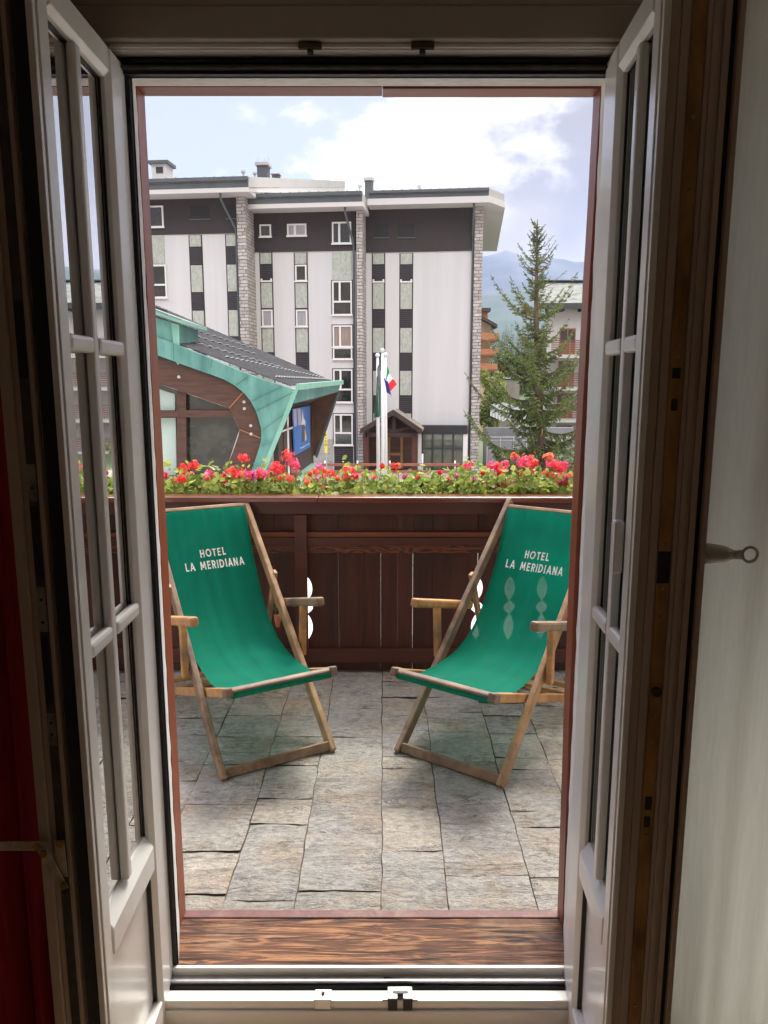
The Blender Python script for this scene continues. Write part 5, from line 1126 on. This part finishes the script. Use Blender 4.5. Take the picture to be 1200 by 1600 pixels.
b.build('rafter_end', M['dkwood'], wh)
for (yt, yb, ys) in ((532,553,560),(583,604,611),(633,654,661),(684,704,711)):
    zb_ = at(880,yb,HY-1.5).z; zt_ = at(880,yt,HY-1.5).z; xa = at(861,550,HY-1.5).x; bal = empty('balcony', (0,0,0), 0); bal.parent = wh; bal.location = (0,0,0)
    b = MB(); wx = Vector(wh.location)
    def bx2(b, *a): b.box(*a)
    b.box(xa,x1,HY-1.5,HY-.004,zb_-.32,zb_-.05); b.build('slab', M['wplaster'], bal)
    b = MB()
    for k in range(8): z = zb_+.03+(zt_-zb_)*k/7.5; b.box(xa,x1,HY-1.54,HY-1.505,z,z+.07)
    b.build('slats', mat('balcony_brown', (.17,.06,.045), .6), bal)
    b = MB()
    for k in range(9): x = xa+.02+k*1.45; b.box(x,x+.04,HY-1.503,HY-1.46,zb_-.04,zt_+.05)
    b.build('uprights', M['alu'], bal)
    zd = at(885,yt-19,HY).z; xd0, xd1 = at(874,530,HY).x, at(899,530,HY).x
    b = MB(); b.box(xd0,xd1,HY-.05,HY-.003,zb_-.04,zd); dr = b.build('balcony_door', mat('orange_door_wood', (.30,.11,.05), .5), wh)
    b = MB(); xm = (xd0+xd1)/2; b.box(xd0+.08,xm-.06,HY-.07,HY-.052,zb_+1.0,zd-.1); b.box(xm+.06,xd1-.08,HY-.07,HY-.052,zb_+1.0,zd-.1); b.build('pane', M['pane'], dr)
ch = empty('chalet', (12, 88, GZ), 0, 'tall cream chalet with orange brown wooden balconies peeping out behind the stone pier', 'house')
CY = 88.0
xa, xb_ = at(700,540,CY).x, at(766,540,CY).x
b = MB(); b.box(xa,xb_,CY,CY+10,GZ-.3,at(760,506,CY).z); b.prism([(xa,CY,at(760,506,CY).z),(xb_,CY,at(760,506,CY).z),(xa,CY,at(700,470,CY).z)], (0,10,0)); b.build('wall', mat('cream_wall', (.50,.38,.25), .85, (.55,.43,.3), .5), ch)
b = MB(); b.prism([at(700,462,CY-1.2),at(777.5,507,CY-1.2),at(777.5,512,CY-1.2),at(700,469,CY-1.2)], (0,12,0)); b.prism([at(700,481,CY+1),at(767,481,CY+1),at(767,486,CY+1),at(700,486,CY+1)], (0,6,0)); b.build('roof', mat('chalet_roof', (.05,.035,.03), .7, (.08,.06,.05), 2), ch)
b = MB(); b.prism([at(700,486,CY+1.5),at(762,486,CY+1.5),at(762,500,CY+1.5),at(700,500,CY+1.5)], (0,5,0)); b.build('attic', mat('orange_boards', (.38,.15,.07), .7, (.44,.19,.09), 2), ch)
for (ya, yb) in ((520,530.5),(545,554),(568,577.5)):
    z1 = at(760,ya,CY-1.2).z; z0 = at(760,yb,CY-1.2).z; xr = at(779 if ya < 560 else 778,540,CY-1.2).x
    b = MB(); b.box(xa,xr,CY-1.3,CY-1.2,z0,z1); b.box(xr-.1,xr,CY-1.199,CY+6,z0,z1); b.box(xa,xr,CY-1.19,CY+6,z0-.15,z0-.01); b.build('balcony', bpy.data.materials['orange_boards'], ch)

# ------------------------------------------------------------------ vegetation
M['needle'] = leafmat('spruce_needles', (.025,.055,.018), (.19,.23,.065), 1.3, .3, .6)
M['bark'] = mat('spruce_bark', (.10,.065,.045), .9, (.17,.12,.085), 8, (1,1,.3), bump=.6, bscale=14, bdist=.02)
def spruce():
    rg = random.Random(11); Y = 23.0; tp = at(838,343,Y); bs = at(851,740,Y)
    o = empty('spruce_tree', (bs.x, Y, GZ), 0, 'tall thin topped spruce with drooping branches and brown cones in front of the white house', 'tree')
    Hh = tp.z-GZ
    def tk(h): t = h/Hh; return Vector((bs.x+(tp.x-bs.x)*t+.05*math.sin(t*7), Y, GZ+h))
    b = MB(); b.tube([tk(Hh*i/24) for i in range(25)], [.17*(1-i/24)**.8+.012 for i in range(25)], 9); tr = b.build('trunk', M['bark'], o, smooth=True)
    nb = MB(); lb_ = MB(); cn = MB()
    def tuft(p, d, ln, w, n=7):
        d = d.normalized(); a = d.cross(Vector((rg.gauss(0,1),rg.gauss(0,1),rg.gauss(0,1)))).normalized(); c = d.cross(a)
        for k in range(n):
            t = rg.random()*6.283; s = (a*math.cos(t)+c*math.sin(t)); base = p+d*ln*(k/n); tipp = base+(d*.75+s*.65).normalized()*w
            sd_ = d.cross(s).normalized()*w*.22; nb.add([base-sd_, base+sd_, tipp], [(0,1,2)])
    TI = [(.9,2.3),(1.9,2.6),(2.85,2.65),(3.65,2.4),(4.55,2.35),(5.4,1.95),(6.15,1.45),(7.2,1.30),(8.0,.55),(8.7,.95),(9.3,.30),(9.9,.12)]
    h = .7; whorl = 0
    while h < Hh-.25:
        t = h/Hh; R0 = 2.95*(1-t)**.85*(1.0 if t < .62 else 1-.25*(t-.62)/.38)
        # tiers: irregular long and short
        near = min(TI, key=lambda q: abs(q[0]-h)); k_ = math.exp(-((h-near[0])/.24)**2)
        R0 = near[1]*(.30+.70*k_)*min(1, R0/near[1]+.45)
        n = int(4+5*k_-2*t)+(3 if h < 3.2 else 0)
        a0 = rg.random()*6.28
        for k in range(n):
            az = a0+2*math.pi*k/n+rg.uniform(-.3,.3); ln = R0*rg.uniform(.6,1.25)*(1 if t < .75 else .72)
            if ln < .15: ln = .15
            dr = Vector((math.cos(az), math.sin(az), 0)); st = tk(h+rg.uniform(-.12,.12)); pts = []
            el0 = -.05+.75*t; ns = 9
            droop = .34*(1-t)
            for i in range(ns+1):
                q = i/ns; pts.append(st+dr*ln*q+Vector((0,0, ln*(el0*q-droop*math.sin(q*2.6)*1.0+.26*q*q*q))))
            lb_.tube(pts, [.030*(1-t*.7)*(1-i/ns)+.005 for i in range(ns+1)], 5)
            # twigs
            m_ = max(4, int(ln/(.046 if t < .7 else .075)))
            for i in range(m_):
                q = .12+.88*(i+rg.random())/m_; f = q*ns; ii = min(int(f), ns-1); p = pts[ii].lerp(pts[ii+1], f-ii); fw = (pts[ii+1]-pts[ii]).normalized()
                sl = (1-q)*.9+.18
                for sgn in (-1, 1):
                    sidev = Vector((-dr.y, dr.x, 0))*sgn; tl = (.42*sl*(1-t)**.5+.07)*rg.uniform(.6,1.2)
                    dn_ = (sidev*rg.uniform(.5,1.0)+fw*rg.uniform(.25,.7)+Vector((0,0,-rg.uniform(.2,1.3)*(1-t)**.6+.18*t))).normalized()
                    nseg = max(1, int(tl/.085)); pp_ = p.copy(); dd = dn_.copy()
                    for sgm in range(nseg):
                        tuft(pp_, dd, .085, .060+.014*rg.random(), 7 if t < .85 else 5); pp_ = pp_+dd*.085; dd = (dd+Vector((0,0,-.28*(1-t)))).normalized()
                if rg.random() < .5: tuft(p, fw, .08, .05, 5)
            tuft(pts[-1], (pts[-1]-pts[-2]), .13, .055, 12)
            if .15 < t < .78 and rg.random() < .35:
                for c_ in range(rg.randint(1,3)):
                    q = rg.uniform(.3,.85); f = q*ns; ii = int(f); p = pts[ii].lerp(pts[ii+1], f-ii)+Vector((rg.gauss(0,.02),rg.gauss(0,.02),-.02)); cn.tube([p,p+Vector((0,0,-.05)),p+Vector((0,0,-.14)),p+Vector((0,0,-.17))],[.012,.024,.021,.006],6)
        h += (.20+.17*rg.random())*(1.0 if t < .75 else .75); whorl += 1
    # thin leader
    for i in range(10):
        hh = Hh-.25-.1*i; az = rg.random()*6.28; p = tk(hh); e = p+Vector((math.cos(az),math.sin(az),1.1))*rg.uniform(.12,.26); lb_.tube([p,e],[.008,.003],4); tuft(p.lerp(e,.4), e-p, .1, .03, 4)
    # a few long bare-tipped side limbs seen against the sky
    for (h_, dx, dz) in ((.73,-1.0,.35),(.80,.95,.75),(.885,.6,.75),(.92,.5,.45),(.86,-.6,.15)):
        p = tk(h_*Hh); e = p+Vector((dx*.9,-.1,dz*.75)); mid = (p+e)/2+Vector((0,0,-.12)); lb_.tube([p,mid,e],[.016,.010,.004],5)
        for i in range(16): 
            q = .25+.75*i/16; c_ = (p.lerp(mid,q*2) if q < .5 else mid.lerp(e,q*2-1)); tuft(c_, (e-p)+Vector((rg.gauss(0,.5),rg.gauss(0,.5),rg.gauss(0,.4))), .09, .045, 5 if h_ < .85 else 2)
    lb_.build('branches', M['bark'], o, smooth=True); nb.build('crown', M['needle'], o); cn.build('cone', mat('spruce_cone', (.20,.10,.05), .8, (.28,.15,.08), 10), o, smooth=True)
spruce()
M['bush'] = leafmat('bush_leaf', (.06,.11,.02), (.22,.27,.06), .9, .3)
M['bushl'] = leafmat('light_bush_leaf', (.16,.20,.05), (.34,.36,.12), .9, .3)
M['hedge'] = leafmat('hedge_leaf', (.025,.06,.015), (.10,.15,.035), 1.5, .25)
def bush(name, label, c, rx, ry, rz_, n, m, cat, sz=.06, seed=0, group=None, trunk=True):
    rg = random.Random(seed); o = empty(name, (c[0], c[1], GZ), 0, label, cat, group); b = MB()
    clumps = [(Vector((rg.uniform(-1,1)*rx*.75, rg.uniform(-1,1)*ry*.75, rg.uniform(-.7,.85)*rz_)), rg.uniform(.25,.5)) for _ in range(22)]
    for i in range(n):
        cc_, cr_ = rg.choice(clumps); d = Vector((rg.gauss(0,1),rg.gauss(0,1),rg.gauss(0,1))).normalized()*rg.uniform(.6,1.0)*cr_
        p = Vector(c)+cc_+Vector((d.x*rx,d.y*ry,d.z*rz_)); e1 = Vector((rg.gauss(0,1),rg.gauss(0,1),rg.gauss(0,1))).normalized()*sz; e2 = e1.cross(Vector((rg.gauss(0,1),rg.gauss(0,1),rg.gauss(0,1)))).normalized()*sz*.6
        b.add([p-e1,p+e2,p+e1,p-e2], [(0,1,2,3)])
    b.build('foliage', m, o)
    if trunk: b = MB(); b.tube([(c[0],c[1],GZ-.3),(c[0],c[1],c[2])], [.12,.05], 7); b.build('trunk', M['bark'], o)
    return o
q = at(772,600,55); bush('birch_tree', 'light green feathery tree filling the gap left of the spruce', (q.x,55,q.z-.3), 1.1,1.0,1.2, 3000, M['bushl'], 'tree', .09, 1)
q = at(764,640,50); bush('shrub', 'mid green shrub beside the right stone pier', (q.x,50,q.z-.3), 1.0,1.0,2.0, 3600, M['bush'], 'shrub', .08, 2)
q = at(800,585,95); bush('broadleaf_tree', 'dark rounded tree far behind the spruce', (q.x,95,q.z), 3.2,2.5,2.2, 3600, M['hedge'], 'tree', .22, 3)
q = at(890,728,30)
b = MB(); rg = random.Random(9); hx0, hx1 = at(775,728,31).x, at(960,728,31).x; zt_ = at(880,712,31).z
for i in range(15000):
    p = Vector((rg.uniform(hx0,hx1), 31+rg.uniform(-.5,.5), rg.uniform(GZ,zt_)+.05*math.sin(i))); e1 = Vector((rg.gauss(0,1),rg.gauss(0,1),rg.gauss(0,1))).normalized()*.06; e2 = e1.cross(Vector((rg.gauss(0,1),.3,rg.gauss(0,1)))).normalized()*.035; b.add([p-e1,p+e2,p+e1,p-e2], [(0,1,2,3)])
hg = empty('hedge', ((hx0+hx1)/2, 31, GZ), 0, 'clipped dark green hedge below the spruce, behind the right geraniums', 'hedge'); b.build('foliage', M['hedge'], hg)
# glass balustrade shelter, concrete walls
gb = empty('glass_screen', (at(785,643,44).x, 44, GZ), 0, 'frosted glass wind screen in a thin white frame seen left of the spruce trunk', 'screen')
g0, g1, g2 = at(767,632,44), at(786,629,44), at(822,640,47); zb_ = at(767,650,44).z; z2 = at(786,658,44).z
b = MB(); b.prism([(g0.x,44,zb_),(g1.x,44,z2),(g1.x,44,g1.z),(g0.x,44,g0.z)], (0,.03,0)); b.prism([(g1.x+.01,44,z2),(g2.x,47,z2),(g2.x,47,g2.z),(g1.x+.01,44,g1.z)], (0,.03,0)); b.build('pane', mat('frosted_pane', (.36,.42,.45), .3, (.42,.48,.5), 1), gb)
b = MB()
for k in range(9):
    t = k/8; x = g1.x+(g2.x-g1.x)*(t*1.0); y = 44+3*t; b.box(x-.02,x+.02,y-.05,y-.01,z2,g1.z+(g2.z-g1.z)*t)
for k in range(5):
    t = k/4; x = g0.x+(g1.x-g0.x)*t; b.box(x-.02,x+.02,43.93,43.99,zb_+(z2-zb_)*t,g0.z+(g1.z-g0.z)*t)
b.build('frame', M['wframe'], gb)
cwl = empty('concrete_wall', (at(795,690,46).x, 46, GZ), 0, 'long pale concrete ramp wall with a handrail behind the spruce', 'wall')
b = MB(); xa_, xb2 = at(761,690,46).x, at(905,690,46).x; b.box(xa_,xb2,46,46.3,GZ-.3,at(800,688,46).z); b.box(xa_,xb2,47.5,47.8,GZ-.3,at(800,668,47.5).z); b.build('wall', mat('concrete', (.19,.20,.21), .9, (.25,.26,.27), 1), cwl)
b = MB(); z = at(800,683,45.9).z; b.bar((xa_,45.9,z),(xb2,45.9,z),.06,.05)
for k in range(8): x = xa_+(xb2-xa_)*k/7; b.box(x-.02,x+.02,45.88,45.92,GZ,z)
b.build('handrail', M['alu'], cwl)
b = MB(); xa_, xb2 = at(765,600,80).x, at(812,600,80).x; rw = empty('retaining_wall', ((xa_+xb2)/2, 80, GZ), 0, 'distant brownish retaining wall with a white rail, under the wooded slope', 'wall')
b.box(xa_,xb2,80,80.5,GZ-.3,at(780,594,80).z); b.build('wall', mat('brown_concrete', (.26,.22,.18), .9, (.32,.28,.24), 1), rw); b = MB()
for yy in (589.5,591.5): z = at(780,yy,79.8).z; b.bar((xa_-.5,79.8,z),(xb2,79.8,z),.08,.05)
b.build('rail', M['wframe'], rw)
# wooded slope with single conifers
slope_m = mat('meadow_slope', (.035,.06,.02), .95, (.07,.10,.035), .05)
b = MB()
def hill(u, v):
    x = -60+320*u; y = 120+260*v; base = -3.9+ 30*v**.8*(1-.55*math.exp(-((x-75)/60)**2)*0)
    pxl = 600+FPX*x/y
    return Vector((x, y, base*(.62+.25*noise.noise(Vector((x*.015,y*.01,3))))))
b.grid(hill, 40, 30); tag(b.build('hillside', slope_m, smooth=True), kind='structure')
def conifer_mesh(seed):
    rg = random.Random(seed); b = MB(); H = 1.0
    for i in range(620):
        t = rg.random()**.8; h = .10+.90*t; r = .20*(1-h)**.8*(.55+.45*abs(math.sin(h*34)))+.006; az = rg.random()*6.283; rr_ = r*rg.uniform(.4,1); p = Vector((math.cos(az)*rr_, math.sin(az)*rr_, h)); o_ = Vector((math.cos(az),math.sin(az),-.55)).normalized()*.05*(1.2-h); s_ = Vector((-math.sin(az),math.cos(az),0))*.024*(1.25-h)
        b.add([p-s_, p+s_, p+o_], [(0,1,2)])
    return b
M['pine'] = leafmat('far_conifer', (.02,.05,.025), (.07,.12,.04), .05, .15)
pts_ = []
rg = random.Random(21)
protos = []
for s_ in range(4):
    o = conifer_mesh(s_).build('crown', M['pine'], None); me = o.data; bpy.data.objects.remove(o); protos.append(me)
tb_ = MB(); tb_.tube([(0,0,-.05),(0,0,.5)],[.018,.010],6); o = tb_.build('trunk', M['bark'], None); tme = o.data; bpy.data.objects.remove(o)
cnt = 0
for i in range(110):
    v = rg.random()**.9; y = 135+225*v; px = rg.uniform(752, 862); x = (px-600)/FPX*y*1.0; 
    u = (x+60)/320; hv = (y-120)/260; g = hill(u, hv); hgt = rg.uniform(6,12)
    o = empty('conifer', (x, y, g.z-.3), rg.random()*6, 'dark conifer standing among others on the wooded slope behind the chalet', 'tree', 'conifers on the wooded slope'); o.scale = (hgt,)*3
    for nm, me in (('crown', protos[i % 4]), ('trunk', tme)):
        c_ = bpy.data.objects.new(nm, me); COL.objects.link(c_); c_.parent = o
# mountains
def ridge(name, Y, pts, mt, depth, amp, seed):
    b = MB(); xs = [p[0] for p in pts]
    def top(px):
        for i in range(len(pts)-1):
            if pts[i][0] <= px <= pts[i+1][0]:
                t = (px-pts[i][0])/(pts[i+1][0]-pts[i][0]); return pts[i][1]+(pts[i+1][1]-pts[i][1])*t
        return pts[-1][1]
    def fn(u, v):
        px = xs[0]+(xs[-1]-xs[0])*u; w = at(px, top(px), Y); k = abs(v*2-1); y = Y+(v*2-1)*depth
        z = -60+(w.z+60)*(1-k)**1.0; n_ = noise.fractal(Vector((w.x*.0016, y*.0016, seed)), 1.0, 2.1, 7)
        return Vector((w.x*(y/Y)**.0, y, z+n_*amp*(.25+k*1.4)*(1 if k < .95 else 0)))
    b.grid(fn, 220, 70); return tag(b.build(name, mt, smooth=True), kind='structure')
rockm = mat('mountain_rock_forest', (.008,.013,.012), .95, (.06,.06,.06), .0022, (1,1,2), detail=10, contrast=(.42,.60))
ridge('mountain', 4200, [(100,430),(300,415),(500,425),(640,410),(700,408),(752,404),(772,398),(790,392),(808,397),(825,405),(850,401),(878,403),(900,408),(940,404),(1000,420),(1200,430)], rockm, 1500, 70, 1.0)
ridge('mountain', 2400, [(100,520),(500,500),(690,470),(750,463),(790,459),(830,452),(870,448),(1200,400)], mat('forest_mountain', (.018,.036,.018), .95, (.04,.065,.03), .006, detail=9), 800, 36, 4.0)
# air
b = MB(); b.box(-6050, 6050, -40, 6060, GZ-1.4, 860); hz = b.build('haze', [], None); tag(hz, kind='stuff'); hz.data.materials.clear()
hm = bpy.data.materials.new('haze'); hm.use_nodes = True; n = hm.node_tree.nodes; l = hm.node_tree.links; n.clear(); o = n.new('ShaderNodeOutputMaterial'); pvv = n.new('ShaderNodeVolumePrincipled'); pvv.inputs['Color'].default_value = (.48,.64,1,1); pvv.inputs['Density'].default_value = 1.1e-4; pvv.inputs['Anisotropy'].default_value = .2
l.new(pvv.outputs[0], o.inputs['Volume']); hz.data.materials.append(hm)
HAZE = hz

# every small fitting its own part
def split_pieces(prefixes):
    for o in [o for o in COL.objects if o.type == 'MESH' and o.name.split('.')[0] in prefixes]:
        bm_ = bmesh.new(); bm_.from_mesh(o.data); bm_.verts.ensure_lookup_table(); seen = set(); isl = []
        for v in bm_.verts:
            if v.index in seen: continue
            st = [v]; seen.add(v.index); cur = []
            while st:
                w = st.pop(); cur.append(w.index)
                for e in w.link_edges:
                    x = e.other_vert(w)
                    if x.index not in seen: seen.add(x.index); st.append(x)
            isl.append(set(cur))
        bm_.free()
        if len(isl) < 2: continue
        src = o.data; base = o.name.split('.')[0]
        for k, s_ in enumerate(isl):
            idx = sorted(s_); mp2 = {v: i for i, v in enumerate(idx)}
            me = bpy.data.meshes.new(base); me.from_pydata([src.vertices[i].co.copy() for i in idx], [], [[mp2[i] for i in p.vertices] for p in src.polygons if p.vertices[0] in s_])
            for m_ in src.materials: me.materials.append(m_)
            me.update()
            n_ = o if k == 0 else o.copy()
            n_.data = me
            if k: COL.objects.link(n_)
split_pieces({'cone','stalk_none','lock_case','keeper_plate','lock_slot','screw','rivet','bolt','joint','rafter_end','louvre','corner_block','slats','uprights','roof_vents','side_panel','foliage_none','keeper_slot'} - {'slats'})
